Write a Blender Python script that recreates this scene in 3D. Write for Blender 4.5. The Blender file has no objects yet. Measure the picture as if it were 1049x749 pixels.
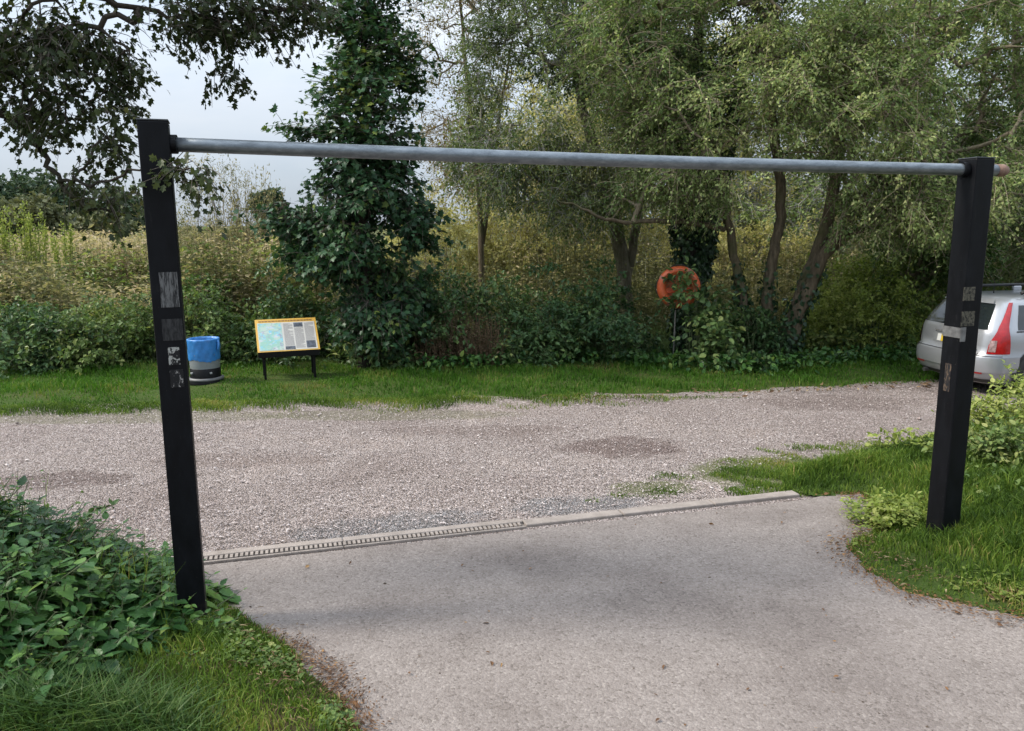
import bpy, math, numpy as np
from math import radians as R, sin, cos, pi, tan

SC = bpy.context.scene
COL = SC.collection
rng = np.random.default_rng(11)

# ------------------------------------------------------------------ camera model
F, CX, CY, CAMH = 818.0, 524.5, 374.5, 2.3
PITCH, ROLL = R(10.1), R(0.34)
_r = np.array([1., 0, 0]); _f = np.array([0, cos(PITCH), -sin(PITCH)]); _u = np.array([0, sin(PITCH), cos(PITCH)])
_rr = _r * cos(ROLL) - _u * sin(ROLL); _uu = _u * cos(ROLL) + _r * sin(ROLL)
CAM = np.array([0, 0, CAMH])

def ray(px, py):
    return _f * F + _rr * (px - CX) + _uu * (CY - py)
def G(px, py, z=0.0):                      # where the sight line through a photo point meets height z
    d = ray(px, py); return CAM + d * ((z - CAMH) / d[2])
def P(px, py, Y):                          # ... and where it meets the upright plane at distance Y
    d = ray(px, py); return CAM + d * (Y / d[1])

# ------------------------------------------------------------------ object helpers
def link(name, me, parent=None, mat=None):
    o = bpy.data.objects.new(name, me); COL.objects.link(o)
    if parent is not None: o.parent = parent
    return o
def tag(o, label=None, cat=None, group=None, kind=None):
    if label: o['label'] = label
    if cat: o['category'] = cat
    if group: o['group'] = group
    if kind: o['kind'] = kind
    return o
def empty(name, loc, rz=0.0):
    o = bpy.data.objects.new(name, None); COL.objects.link(o)
    o.location = tuple(float(v) for v in loc); o.rotation_euler = (0, 0, rz); o.empty_display_size = .2
    return o

class Geo:
    """collects faces as arrays and links them as ONE mesh object"""
    def __init__(s): s.V = []; s.F = []; s.n = 0; s.LV = []
    def add(s, V, F, lv=None):
        V = np.asarray(V, float).reshape(-1, 3)
        for f in (F if isinstance(F, list) and F and isinstance(F[0], np.ndarray) else [np.asarray(F, int)]):
            s.F.append(f + s.n)
            s.LV.append(np.full(len(f), .5) if lv is None else (np.full(len(f), float(lv)) if np.isscalar(lv) else lv))
        s.V.append(V); s.n += len(V); return s
    def polys(s, V, faces, lv=None):        # mixed face sizes
        V = np.asarray(V, float); base = s.n
        s.V.append(V); s.n += len(V)
        for f in faces:
            s.F.append(np.asarray([f], int) + base); s.LV.append(np.full(1, .5 if lv is None else lv))
        return s
    def box(s, c, size, rz=0.0, rx=0.0, lv=None):
        x, y, z = np.array(size) / 2
        V = np.array([[-x,-y,-z],[x,-y,-z],[x,y,-z],[-x,y,-z],[-x,-y,z],[x,-y,z],[x,y,z],[-x,y,z]])
        if rx: V = V @ np.array([[1,0,0],[0,cos(rx),-sin(rx)],[0,sin(rx),cos(rx)]]).T
        if rz: V = V @ np.array([[cos(rz),-sin(rz),0],[sin(rz),cos(rz),0],[0,0,1]]).T
        return s.add(V + np.array(c), [[0,3,2,1],[4,5,6,7],[0,1,5,4],[1,2,6,5],[2,3,7,6],[3,0,4,7]], lv)
    def tube(s, pts, rad, n=10, cap=True, wob=0.0, lv=None):
        pts = np.asarray(pts, float); k = len(pts); rad = np.broadcast_to(np.asarray(rad, float), (k,))
        t = np.gradient(pts, axis=0); t /= np.linalg.norm(t, axis=1)[:, None] + 1e-9
        ref = np.array([0, 0, 1.]) if abs(t[0][2]) < .8 else np.array([1., 0, 0])
        V = []
        a = np.linspace(0, 2*pi, n, endpoint=False)
        for i in range(k):
            u = np.cross(t[i], ref); u /= np.linalg.norm(u) + 1e-9; v = np.cross(t[i], u); ref = np.cross(u, t[i]) 
            rr = rad[i] * (1 + (wob * (np.sin(a*3 + i*.7) * .5 + np.sin(a*5 - i*1.3) * .3 + rng.normal(0, .25, n)) if wob else 0))
            V.append(pts[i] + np.outer(np.cos(a) * rr, u) + np.outer(np.sin(a) * rr, v))
        V = np.concatenate(V)
        F = [[i*n+j, i*n+(j+1) % n, (i+1)*n+(j+1) % n, (i+1)*n+j] for i in range(k-1) for j in range(n)]
        b = s.n; s.add(V, F, lv)
        if cap:
            s.F.append(np.array([list(range(n))[::-1]]) + b); s.LV.append(np.full(1, .5))
            s.F.append(np.array([list(range((k-1)*n, k*n))]) + b); s.LV.append(np.full(1, .5))
        return s
    def lathe(s, prof, n=28, wob=None, c=(0, 0, 0), cap=(False, False)):
        a = np.linspace(0, 2*pi, n, endpoint=False); V = []
        for i, (r, z) in enumerate(prof):
            w = wob(a, i) if wob else np.zeros(n)
            V.append(np.stack([(r + w) * np.cos(a), (r + w) * np.sin(a), np.full(n, z)], 1))
        k = len(prof); b = s.n
        s.add(np.concatenate(V) + np.array(c), [[i*n+j, i*n+(j+1) % n, (i+1)*n+(j+1) % n, (i+1)*n+j] for i in range(k-1) for j in range(n)])
        if cap[0]: s.F.append(np.array([list(range(n))[::-1]]) + b); s.LV.append(np.full(1, .5))
        if cap[1]: s.F.append(np.array([list(range((k-1)*n, k*n))]) + b); s.LV.append(np.full(1, .5))
        return s
    def mesh(s, name, mat=None, smooth=False):
        V = np.concatenate(s.V); me = bpy.data.meshes.new(name)
        me.vertices.add(len(V)); me.vertices.foreach_set('co', V.astype(np.float32).ravel())
        li = np.concatenate([f.ravel() for f in s.F]); sz = np.concatenate([np.full(len(f), f.shape[1]) for f in s.F])
        st = np.concatenate([[0], np.cumsum(sz)[:-1]])
        me.loops.add(len(li)); me.loops.foreach_set('vertex_index', li.astype(np.int32))
        me.polygons.add(len(sz)); me.polygons.foreach_set('loop_start', st.astype(np.int32))
        me.polygons.foreach_set('use_smooth', np.full(len(sz), smooth))
        me.update(calc_edges=True)
        at = me.attributes.new('lv', 'FLOAT', 'FACE'); at.data.foreach_set('value', np.concatenate(s.LV).astype(np.float32))
        if mat: me.materials.append(mat)
        return me
    def build(s, name, mat=None, parent=None, smooth=False):
        return link(name, s.mesh(name, mat, smooth), parent)

def bevel(o, w, seg=2):
    m = o.modifiers.new('b', 'BEVEL'); m.width = w; m.segments = seg; m.limit_method = 'ANGLE'; return o

def nrm(a): return a / (np.linalg.norm(a, axis=-1, keepdims=True) + 1e-9)
_ph = np.random.default_rng(5).uniform(0, 6.28, (12, 1)); _k = np.random.default_rng(6).normal(0, 1, (12, 3))
def noise3(p, sc=1.0):                      # smooth pseudo-noise about -1..1
    p = np.atleast_2d(p) * sc
    return np.sin(p @ (_k.T * 1.7) + _ph.T).sum(1) / 4.2
def noise2(x, y, sc=1.0):
    x = np.asarray(x, float); y = np.asarray(y, float)
    return noise3(np.stack([x.ravel(), y.ravel(), np.zeros(x.size)], 1), sc).reshape(x.shape)

def inpoly(x, y, poly):
    poly = np.asarray(poly)[:, :2]; r = np.zeros(len(x), bool); j = len(poly) - 1
    for i in range(len(poly)):
        xi, yi = poly[i]; xj, yj = poly[j]
        c = ((yi > y) != (yj > y)) & (x < (xj - xi) * (y - yi) / (yj - yi + 1e-12) + xi)
        r ^= c; j = i
    return r
def edgedist(x, y, poly):
    poly = np.asarray(poly)[:, :2]; d = np.full(len(x), 1e9); p = np.stack([x, y], 1)
    for i in range(len(poly)):
        a = poly[i]; b = poly[(i+1) % len(poly)]; ab = b - a
        t = np.clip(((p - a) @ ab) / (ab @ ab + 1e-12), 0, 1)
        d = np.minimum(d, np.linalg.norm(p - a - t[:, None] * ab, axis=1))
    return d
def scatter(poly, n, r=rng):
    poly = np.asarray(poly)[:, :2]; lo, hi = poly.min(0), poly.max(0); out = []; got = 0
    while got < n:
        x = r.uniform(lo[0], hi[0], n); y = r.uniform(lo[1], hi[1], n); m = inpoly(x, y, poly)
        out.append(np.stack([x[m], y[m]], 1)); got += m.sum()
    return np.concatenate(out)[:n]
def rough_poly(poly, amp=.05, step=.15):
    poly = np.asarray(poly)[:, :2]; out = []
    for i in range(len(poly)):
        a = poly[i]; b = poly[(i+1) % len(poly)]; k = max(1, int(np.linalg.norm(b-a) / step))
        for j in range(k): out.append(a + (b-a) * j / k)
    out = np.array(out); nn = np.stack([noise2(out[:, 0], out[:, 1], 3.1), noise2(out[:, 0] + 9, out[:, 1], 3.1)], 1) * .6
    nn += np.stack([noise2(out[:, 0], out[:, 1], 9.), noise2(out[:, 0] + 9, out[:, 1], 9.)], 1) * .4
    return out + nn * amp

# ------------------------------------------------------------------ materials
def new_mat(name):
    m = bpy.data.materials.new(name); m.use_nodes = True; nt = m.node_tree
    return m, nt, nt.nodes['Principled BSDF'], nt.nodes['Material Output']
def N(nt, t, **kw):
    n = nt.nodes.new(t)
    for k, v in kw.items():
        if k in n.inputs.keys(): n.inputs[k].default_value = v
        else: setattr(n, k, v)
    return n
def ramp(nt, stops, interp='LINEAR'):
    n = nt.nodes.new('ShaderNodeValToRGB'); e = n.color_ramp.elements; n.color_ramp.interpolation = interp
    while len(e) < len(stops): e.new(.5)
    for k, (p, c) in zip(e, stops): k.position = p; k.color = (*c, 1) if len(c) == 3 else c
    return n
def mixc(nt, a, b, fac, mode='MIX'):
    n = nt.nodes.new('ShaderNodeMix'); n.data_type = 'RGBA'; n.blend_type = mode
    for sock, v in ((n.inputs[0], fac), (n.inputs[6], a), (n.inputs[7], b)):
        if hasattr(v, 'is_output'): nt.links.new(v, sock)
        elif isinstance(v, (int, float)): sock.default_value = v
        else: sock.default_value = (*v, 1)
    return n.outputs[2]
def math_(nt, op, a, b=0.0, c=None):
    n = nt.nodes.new('ShaderNodeMath'); n.operation = op
    for i, v in enumerate((a, b) if c is None else (a, b, c)):
        if hasattr(v, 'is_output'): nt.links.new(v, n.inputs[i])
        else: n.inputs[i].default_value = v
    return n.outputs[0]
def smooth(nt, v, lo, hi):
    n = nt.nodes.new('ShaderNodeMapRange'); n.interpolation_type = 'SMOOTHSTEP'
    nt.links.new(v, n.inputs[0]); n.inputs[1].default_value = lo; n.inputs[2].default_value = hi
    return n.outputs[0]
def pos(nt): return nt.nodes.new('ShaderNodeNewGeometry').outputs['Position']
def noise_n(nt, vec, scale, detail=4, rough=.55, dist=0.0):
    n = N(nt, 'ShaderNodeTexNoise'); n.inputs['Scale'].default_value = scale; n.inputs['Detail'].default_value = detail
    n.inputs['Roughness'].default_value = rough; n.inputs['Distortion'].default_value = dist
    nt.links.new(vec, n.inputs['Vector']); return n.outputs['Fac']
def bump(nt, h, strength, dist, bsdf):
    n = N(nt, 'ShaderNodeBump'); n.inputs['Strength'].default_value = strength; n.inputs['Distance'].default_value = dist
    nt.links.new(h, n.inputs['Height']); nt.links.new(n.outputs[0], bsdf.inputs['Normal'])
def spot(nt, p, cx, cy, sx, sy, rot=0.0):   # 1 inside an ellipse on the ground, fading to 0
    m = N(nt, 'ShaderNodeMapping'); m.vector_type = 'TEXTURE'
    m.inputs['Location'].default_value = (cx, cy, 0); m.inputs['Rotation'].default_value = (0, 0, rot); m.inputs['Scale'].default_value = (sx, sy, 1e6)
    nt.links.new(p, m.inputs['Vector'])
    l = nt.nodes.new('ShaderNodeVectorMath'); l.operation = 'LENGTH'; nt.links.new(m.outputs[0], l.inputs[0])
    return smooth(nt, l.outputs['Value'], 1.0, 0.25)

def leaf_mat(name, cols, transl=.3, rough=.45, spec=.35):
    m, nt, b, out = new_mat(name)
    at = N(nt, 'ShaderNodeAttribute'); at.attribute_name = 'lv'
    rp = ramp(nt, [(i / (len(cols) - 1), c) for i, c in enumerate(cols)]); nt.links.new(at.outputs['Fac'], rp.inputs[0])
    nt.links.new(rp.outputs[0], b.inputs['Base Color']); b.inputs['Roughness'].default_value = rough; b.inputs['Specular IOR Level'].default_value = spec
    t = N(nt, 'ShaderNodeBsdfTranslucent')
    g = mixc(nt, rp.outputs[0], (1.2, 1.25, .75), 1.0, 'MULTIPLY'); nt.links.new(g, t.inputs[0])
    mx = N(nt, 'ShaderNodeMixShader'); mx.inputs[0].default_value = transl
    nt.links.new(b.outputs[0], mx.inputs[1]); nt.links.new(t.outputs[0], mx.inputs[2]); nt.links.new(mx.outputs[0], out.inputs[0])
    return m
def plain(name, col, rough=.5, metal=0.0, var=0.0, scale=8.0, bmp=0.0, spec=.5, coat=0.0):
    m, nt, b, out = new_mat(name); p = N(nt, 'ShaderNodeTexCoord').outputs['Object']
    b.inputs['Roughness'].default_value = rough; b.inputs['Metallic'].default_value = metal; b.inputs['Specular IOR Level'].default_value = spec
    b.inputs['Coat Weight'].default_value = coat
    if var:
        nz = noise_n(nt, p, scale, 6, .65)
        r = ramp(nt, [(.25, tuple(c * (1 - var) for c in col)), (.75, tuple(min(1, c * (1 + var)) for c in col))]); nt.links.new(nz, r.inputs[0])
        nt.links.new(r.outputs[0], b.inputs['Base Color'])
        if bmp: bump(nt, nz, bmp, .01, b)
    else: b.inputs['Base Color'].default_value = (*col, 1)
    return m
def bark(name, c0, c1, moss=0.0):
    m, nt, b, out = new_mat(name); p = pos(nt)
    mp = N(nt, 'ShaderNodeMapping'); mp.inputs['Scale'].default_value = (1, 1, .22); nt.links.new(p, mp.inputs[0])
    nz = noise_n(nt, mp.outputs[0], 22, 6, .7); big = noise_n(nt, p, 2.2, 3)
    r = ramp(nt, [(.3, c0), (.7, c1)]); nt.links.new(nz, r.inputs[0])
    c = r.outputs[0]
    if moss: c = mixc(nt, c, (.07, .085, .03), math_(nt, 'MULTIPLY', smooth(nt, big, .45, .7), moss))
    at = N(nt, 'ShaderNodeAttribute'); at.attribute_name = 'lv'     # young wood is paler and greyer than the old bark
    c = mixc(nt, c, tuple(min(.34, v * 1.9 + .03) for v in c1), smooth(nt, at.outputs['Fac'], .55, 1.15))
    nt.links.new(c, b.inputs['Base Color']); b.inputs['Roughness'].default_value = .9; b.inputs['Specular IOR Level'].default_value = .15
    bump(nt, nz, .9, .03, b); return m

def gravel_material():
    m, nt, b, out = new_mat('gravel'); p = pos(nt)
    v = N(nt, 'ShaderNodeTexVoronoi'); v.inputs['Scale'].default_value = 66; v.inputs['Randomness'].default_value = 1
    wn = N(nt, 'ShaderNodeTexNoise'); wn.inputs['Scale'].default_value = 9; nt.links.new(p, wn.inputs[0])
    nt.links.new(p, v.inputs['Vector'])
    v2 = N(nt, 'ShaderNodeTexVoronoi'); v2.inputs['Scale'].default_value = 105; nt.links.new(p, v2.inputs['Vector'])
    sep = N(nt, 'ShaderNodeSeparateColor'); nt.links.new(v.outputs['Color'], sep.inputs[0])
    st = ramp(nt, [(0, (.10, .084, .075)), (.24, (.32, .265, .247)), (.6, (.465, .395, .375)), (.88, (.56, .49, .468)), (1, (.70, .635, .61))]); nt.links.new(sep.outputs[0], st.inputs[0])
    sep2 = N(nt, 'ShaderNodeSeparateColor'); nt.links.new(v2.outputs['Color'], sep2.inputs[0])
    st2 = ramp(nt, [(0, (.18, .146, .125)), (.5, (.40, .335, .315)), (1, (.58, .51, .485))]); nt.links.new(sep2.outputs[1], st2.inputs[0])
    c = mixc(nt, st.outputs[0], st2.outputs[0], smooth(nt, noise_n(nt, p, 5, 4), .42, .6))
    gap = smooth(nt, v.outputs['Distance'], .45, .75)
    c = mixc(nt, c, (.12, .098, .08), math_(nt, 'MULTIPLY', gap, .75))
    # worn bands, bare earth, bluish fresh stone, moss, and tree shade painted in at far right
    big = noise_n(nt, p, .55, 5, .6, .4); med = noise_n(nt, p, 2.4, 5, .6)
    c = mixc(nt, c, (.80, .77, .76), smooth(nt, big, .45, .68), 'MULTIPLY')
    c = mixc(nt, c, (1.12, 1.1, 1.08), smooth(nt, big, .48, .32), 'MULTIPLY')
    def patch(c, col, px, py, rx, ry, amt, mode='MIX', n_lo=.38, n_hi=.6, rot=0.0, nz=med):
        q = G(px, py); s = spot(nt, p, q[0], q[1], rx, ry, rot)
        k = smooth(nt, math_(nt, 'ADD', math_(nt, 'MULTIPLY', s, .55), math_(nt, 'MULTIPLY', nz, .75)), n_lo + .3, n_hi + .3)
        return mixc(nt, c, col, math_(nt, 'MULTIPLY', math_(nt, 'MULTIPLY', k, smooth(nt, s, .0, .3)), amt), mode)
    c = patch(c, (.58, .53, .52), 640, 457, 1.25, .75, 1.0, 'MULTIPLY')
    c = patch(c, (.60, .56, .55), 50, 492, 1.3, .55, 1.0, 'MULTIPLY')
    c = patch(c, (.72, .68, .66), 250, 470, 1.8, .5, .7, 'MULTIPLY')
    c = patch(c, (.70, .66, .64), 480, 440, 2.2, .45, .6, 'MULTIPLY')
    c = patch(c, (.72, .69, .68), 860, 412, 2.2, .9, .9, 'MULTIPLY')  # soft shade of the trees, painted dark into the gravel colour
    c = patch(c, (.70, .77, .82), 410, 536, 1.5, .55, 1.0, 'MULTIPLY', rot=R(12))
    c = patch(c, (.70, .77, .82), 590, 516, 1.1, .42, 1.0, 'MULTIPLY', rot=R(12))
    fine = noise_n(nt, p, 14, 5, .7)
    mossn = math_(nt, 'ADD', math_(nt, 'MULTIPLY', med, .4), math_(nt, 'MULTIPLY', noise_n(nt, p, 24, 5, .75), .6))
    c = patch(c, (.12, .135, .045), 800, 483, 1.6, 1.0, .75, nz=mossn, n_lo=.42, n_hi=.54)
    c = patch(c, (.12, .135, .05), 670, 498, .8, .4, .8, nz=mossn, n_lo=.44, n_hi=.58)
    c = patch(c, (.13, .14, .055), 400, 424, 3.4, .6, .4, nz=mossn, n_lo=.46, n_hi=.56)
    c = patch(c, (.13, .14, .055), 120, 426, 4.4, .7, .4, nz=mossn, n_lo=.43, n_hi=.54)
    c = mixc(nt, c, (1.02, 1.01, 1.0), 1.0, 'MULTIPLY'); nt.links.new(c, b.inputs['Base Color']); b.inputs['Roughness'].default_value = .92; b.inputs['Specular IOR Level'].default_value = .2
    h = math_(nt, 'ADD', math_(nt, 'MULTIPLY', v.outputs['Distance'], -1.0), math_(nt, 'MULTIPLY', v2.outputs['Distance'], -.4))
    bump(nt, h, 1.0, .03, b); return m

def asphalt_material():
    m, nt, b, out = new_mat('worn_asphalt'); p = pos(nt)
    v = N(nt, 'ShaderNodeTexVoronoi'); v.inputs['Scale'].default_value = 72; nt.links.new(p, v.inputs['Vector'])
    v2 = N(nt, 'ShaderNodeTexVoronoi'); v2.inputs['Scale'].default_value = 210; nt.links.new(p, v2.inputs['Vector'])
    s1 = N(nt, 'ShaderNodeSeparateColor'); nt.links.new(v.outputs['Color'], s1.inputs[0])
    s2 = N(nt, 'ShaderNodeSeparateColor'); nt.links.new(v2.outputs['Color'], s2.inputs[0])
    a = ramp(nt, [(0, (.14, .117, .105)), (.11, (.225, .191, .176)), (.6, (.28, .241, .224)), (.9, (.315, .275, .257)), (1, (.38, .335, .31))]); nt.links.new(s1.outputs[0], a.inputs[0])
    a2 = ramp(nt, [(0, (.11, .092, .08)), (.18, (.215, .182, .167)), (.85, (.29, .249, .23)), (1, (.41, .365, .335))]); nt.links.new(s2.outputs[0], a2.inputs[0])
    c = mixc(nt, a.outputs[0], a2.outputs[0], .35)
    big = noise_n(nt, p, .9, 5, .6, .3); med = noise_n(nt, p, 4.5, 6, .65)
    c = mixc(nt, c, (.84, .83, .83), smooth(nt, big, .42, .68), 'MULTIPLY')
    c = mixc(nt, c, (.86, .85, .84), smooth(nt, med, .5, .72), 'MULTIPLY')
    # soft dark bands curving out of the gateway
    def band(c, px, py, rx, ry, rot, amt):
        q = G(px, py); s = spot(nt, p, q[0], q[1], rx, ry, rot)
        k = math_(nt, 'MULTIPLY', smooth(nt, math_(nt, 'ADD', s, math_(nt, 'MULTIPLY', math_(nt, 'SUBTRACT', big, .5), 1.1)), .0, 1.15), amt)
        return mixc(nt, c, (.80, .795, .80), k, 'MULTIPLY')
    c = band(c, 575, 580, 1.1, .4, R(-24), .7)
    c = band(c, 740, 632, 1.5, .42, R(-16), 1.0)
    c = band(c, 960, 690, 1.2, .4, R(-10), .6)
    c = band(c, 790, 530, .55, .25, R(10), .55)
    # grit and dark specks
    sp = noise_n(nt, p, 60, 2, .5)
    c = mixc(nt, c, (.09, .075, .065), math_(nt, 'MULTIPLY', smooth(nt, sp, .665, .72), .55))
    c = mixc(nt, c, (.80, .80, .785), 1.0, 'MULTIPLY'); nt.links.new(c, b.inputs['Base Color']); b.inputs['Roughness'].default_value = .85; b.inputs['Specular IOR Level'].default_value = .2
    h = math_(nt, 'ADD', math_(nt, 'MULTIPLY', v.outputs['Distance'], -1), math_(nt, 'MULTIPLY', v2.outputs['Distance'], -.5))
    bump(nt, h, .4, .012, b); return m

def soil_material(name, c0, c1, c2):
    m, nt, b, out = new_mat(name); p = pos(nt)
    n1 = noise_n(nt, p, 3.0, 6, .65); n2 = noise_n(nt, p, 30, 4, .7)
    r = ramp(nt, [(.3, c0), (.5, c1), (.72, c2)]); nt.links.new(math_(nt, 'ADD', math_(nt, 'MULTIPLY', n1, .6), math_(nt, 'MULTIPLY', n2, .4)), r.inputs[0])
    nt.links.new(r.outputs[0], b.inputs['Base Color']); b.inputs['Roughness'].default_value = .95; b.inputs['Specular IOR Level'].default_value = .1
    bump(nt, n2, .8, .03, b); return m
def concrete_material():
    m, nt, b, out = new_mat('concrete'); p = pos(nt)
    n1 = noise_n(nt, p, 6, 6, .65); n2 = noise_n(nt, p, 70, 3, .7)
    r = ramp(nt, [(.28, (.15, .126, .108)), (.55, (.27, .23, .203)), (.8, (.34, .297, .265))]); nt.links.new(math_(nt, 'ADD', math_(nt, 'MULTIPLY', n1, .65), math_(nt, 'MULTIPLY', n2, .35)), r.inputs[0])
    nt.links.new(r.outputs[0], b.inputs['Base Color']); b.inputs['Roughness'].default_value = .9; bump(nt, n2, .4, .01, b); return m
def paint_black():
    m, nt, b, out = new_mat('black_paint'); p = N(nt, 'ShaderNodeTexCoord').outputs['Object']
    mp = N(nt, 'ShaderNodeMapping'); mp.inputs['Scale'].default_value = (1, 1, .3); nt.links.new(p, mp.inputs[0])
    n1 = noise_n(nt, mp.outputs[0], 16, 6, .7); n2 = noise_n(nt, p, 120, 2, .6)
    r = ramp(nt, [(.35, (.0028, .0031, .0042)), (.62, (.0048, .0054, .0072)), (.85, (.012, .0125, .015))]); nt.links.new(n1, r.inputs[0])
    c = mixc(nt, r.outputs[0], (.16, .14, .12), math_(nt, 'MULTIPLY', smooth(nt, n2, .70, .76), .5))
    n3 = noise_n(nt, mp.outputs[0], 30, 5, .7, .4); c = mixc(nt, c, (.045, .043, .042), math_(nt, 'MULTIPLY', smooth(nt, n3, .62, .8), .3))
    zz = N(nt, 'ShaderNodeSeparateXYZ'); nt.links.new(p, zz.inputs[0]); n4 = noise_n(nt, p, 7, 5, .7)
    c = mixc(nt, c, (.06, .048, .036), math_(nt, 'MULTIPLY', smooth(nt, math_(nt, 'SUBTRACT', math_(nt, 'MULTIPLY', n4, .7), zz.outputs[2]), .1, .5), .6))
    nt.links.new(c, b.inputs['Base Color']); b.inputs['Specular IOR Level'].default_value = .14
    rr = ramp(nt, [(.3, (.38,)*3), (.7, (.55,)*3)]); nt.links.new(n1, rr.inputs[0]); nt.links.new(rr.outputs[0], b.inputs['Roughness'])
    bump(nt, n1, .12, .01, b); return m
def galvanised():
    m, nt, b, out = new_mat('galvanised_steel'); p = N(nt, 'ShaderNodeTexCoord').outputs['Object']
    mp = N(nt, 'ShaderNodeMapping'); mp.inputs['Scale'].default_value = (.35, 1, 1); nt.links.new(p, mp.inputs[0])
    n1 = noise_n(nt, mp.outputs[0], 26, 8, .78); n2 = noise_n(nt, mp.outputs[0], 5.2, 6, .7); n3 = noise_n(nt, p, 1.7, 5, .7)
    r = ramp(nt, [(.3, (.09, .104, .118)), (.55, (.185, .208, .228)), (.8, (.31, .33, .345))]); nt.links.new(n1, r.inputs[0])
    c = mixc(nt, r.outputs[0], (.10, .11, .115), math_(nt, 'MULTIPLY', smooth(nt, n2, .55, .72), .7))
    c = mixc(nt, c, (.16, .085, .05), math_(nt, 'MULTIPLY', smooth(nt, n3, .63, .72), .65))
    nt.links.new(c, b.inputs['Base Color']); b.inputs['Metallic'].default_value = .7; b.inputs['Roughness'].default_value = .42
    bump(nt, n1, .15, .01, b); return m
def scuffed(name, col, back, lo, hi, scale=(9, 9, 2.5), sc=6.0):   # torn, scratched sticker remnants
    m, nt, b, out = new_mat(name); p = N(nt, 'ShaderNodeTexCoord').outputs['Object']
    mp = N(nt, 'ShaderNodeMapping'); mp.inputs['Scale'].default_value = scale; nt.links.new(p, mp.inputs[0])
    n1 = noise_n(nt, mp.outputs[0], sc, 6, .72, .6)
    c = mixc(nt, back, col, smooth(nt, n1, lo, hi)); nt.links.new(c, b.inputs['Base Color']); b.inputs['Roughness'].default_value = .6; b.inputs['Specular IOR Level'].default_value = .25
    return m

M = {}
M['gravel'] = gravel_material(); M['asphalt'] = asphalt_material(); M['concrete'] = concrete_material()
M['soil'] = soil_material('soil', (.03, .022, .014), (.055, .045, .022), (.05, .065, .02))
M['field'] = soil_material('field_soil', (.045, .05, .018), (.07, .08, .03), (.10, .095, .04))
M['verge'] = soil_material('turf', (.035, .045, .012), (.045, .075, .016), (.085, .075, .035))
M['black'] = paint_black(); M['galv'] = galvanised()
M['rust'] = plain('rusty_cap', (.20, .125, .095), .8, .2, .5, 30, .3)
M['grass'] = leaf_mat('grass_blade', [(.03, .075, .010), (.05, .13, .014), (.075, .17, .022), (.13, .19, .035), (.22, .19, .075)], .35, .5, 0.12)
M['grass_near'] = leaf_mat('grass_blade_light', [(0.0366, 0.0702, 0.0132), (0.0732, 0.1296, 0.0198), (0.122, 0.1944, 0.0308), (0.2074, 0.2484, 0.0495), (0.3416, 0.2592, 0.11)], .35, .5, 0.12)
M['grass_long'] = leaf_mat('grass_blade_long', [(.022, .05, .014), (.04, .085, .022), (.065, .12, .03), (.11, .15, .045)], .3, .45, 0.15)
M['straw'] = leaf_mat('dry_litter', [(.06, .035, .02), (.13, .08, .045), (.22, .15, .085), (.36, .28, .17)], .1, .7, .2)
M['litter'] = leaf_mat('fallen_leaf', [(.045, .025, .015), (.10, .05, .025), (.20, .10, .04), (.30, .18, .08)], .1, .65, .25)
M['nettle'] = leaf_mat('nettle_leaf', [(0.0183, 0.054, 0.017), (0.0343, 0.0957, 0.0246), (0.0595, 0.1375, 0.0321), (0.0972, 0.1859, 0.0397), (0.1602, 0.2253, 0.0426)], .25, .42, 0.26)
M['sycamore'] = leaf_mat('sycamore_leaf', [(0.0176, 0.047, 0.0223), (0.0279, 0.0735, 0.0319), (0.0441, 0.1, 0.0415), (0.0764, 0.1397, 0.0479), (0.2352, 0.2793, 0.0638)], .22, .42, 0.26)
M['willow'] = leaf_mat('sallow_leaf', [(0.0686, 0.1104, 0.0422), (0.1255, 0.1818, 0.0657), (0.1981, 0.2625, 0.0962), (0.3037, 0.3568, 0.1466), (0.4886, 0.4982, 0.2346)], .35, .5, 0.12)
M['willow2'] = leaf_mat('willow_leaf_dark', [(0.063, 0.099, 0.0432), (0.1092, 0.1558, 0.0648), (0.168, 0.2138, 0.0888), (0.245, 0.2838, 0.126), (0.392, 0.3828, 0.18)], .35, .5, 0.12)
M['olive'] = leaf_mat('olive_leaf', [(0.22, 0.2145, 0.0825), (0.341, 0.3245, 0.132), (0.473, 0.4235, 0.1925), (0.594, 0.528, 0.2695)], .4, .55, 0.1)
M['autumn'] = leaf_mat('thin_leaf', [(.11, .10, .045), (.18, .155, .07), (.25, .20, .095), (.28, .19, .09)], .35, .55, 0.1)
M['ivy'] = leaf_mat('ivy_leaf', [(0.013, 0.0312, 0.0156), (0.0208, 0.0494, 0.0208), (0.0364, 0.0715, 0.0286), (0.065, 0.104, 0.039)], .12, .35, 0.3)
M['bramble'] = leaf_mat('bramble_leaf', [(0.0293, 0.0686, 0.0275), (0.052, 0.106, 0.0385), (0.0813, 0.1433, 0.0495), (0.13, 0.2025, 0.066), (0.2762, 0.3115, 0.1032)], .25, .42, 0.25)
M['bushgreen'] = leaf_mat('bush_leaf', [(0.036, 0.0696, 0.0207), (0.066, 0.114, 0.0322), (0.108, 0.168, 0.0483), (0.168, 0.228, 0.069), (0.288, 0.3, 0.1092)], .3, .5, 0.18)
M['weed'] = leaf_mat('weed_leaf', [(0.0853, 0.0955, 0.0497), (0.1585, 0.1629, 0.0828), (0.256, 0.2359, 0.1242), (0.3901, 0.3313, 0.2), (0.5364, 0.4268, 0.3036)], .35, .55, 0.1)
M['weedbrown'] = leaf_mat('weed_seed', [(0.0926, 0.0617, 0.0395), (0.1605, 0.1111, 0.0679), (0.247, 0.1791, 0.1111), (0.3829, 0.2964, 0.1914)], .2, .7, 0.08)
M['light'] = leaf_mat('sapling_leaf', [(.08, .125, .028), (.14, .195, .042), (.21, .265, .06), (.28, .33, .09), (.38, .40, .14)], .4, .5, 0.15)
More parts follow.
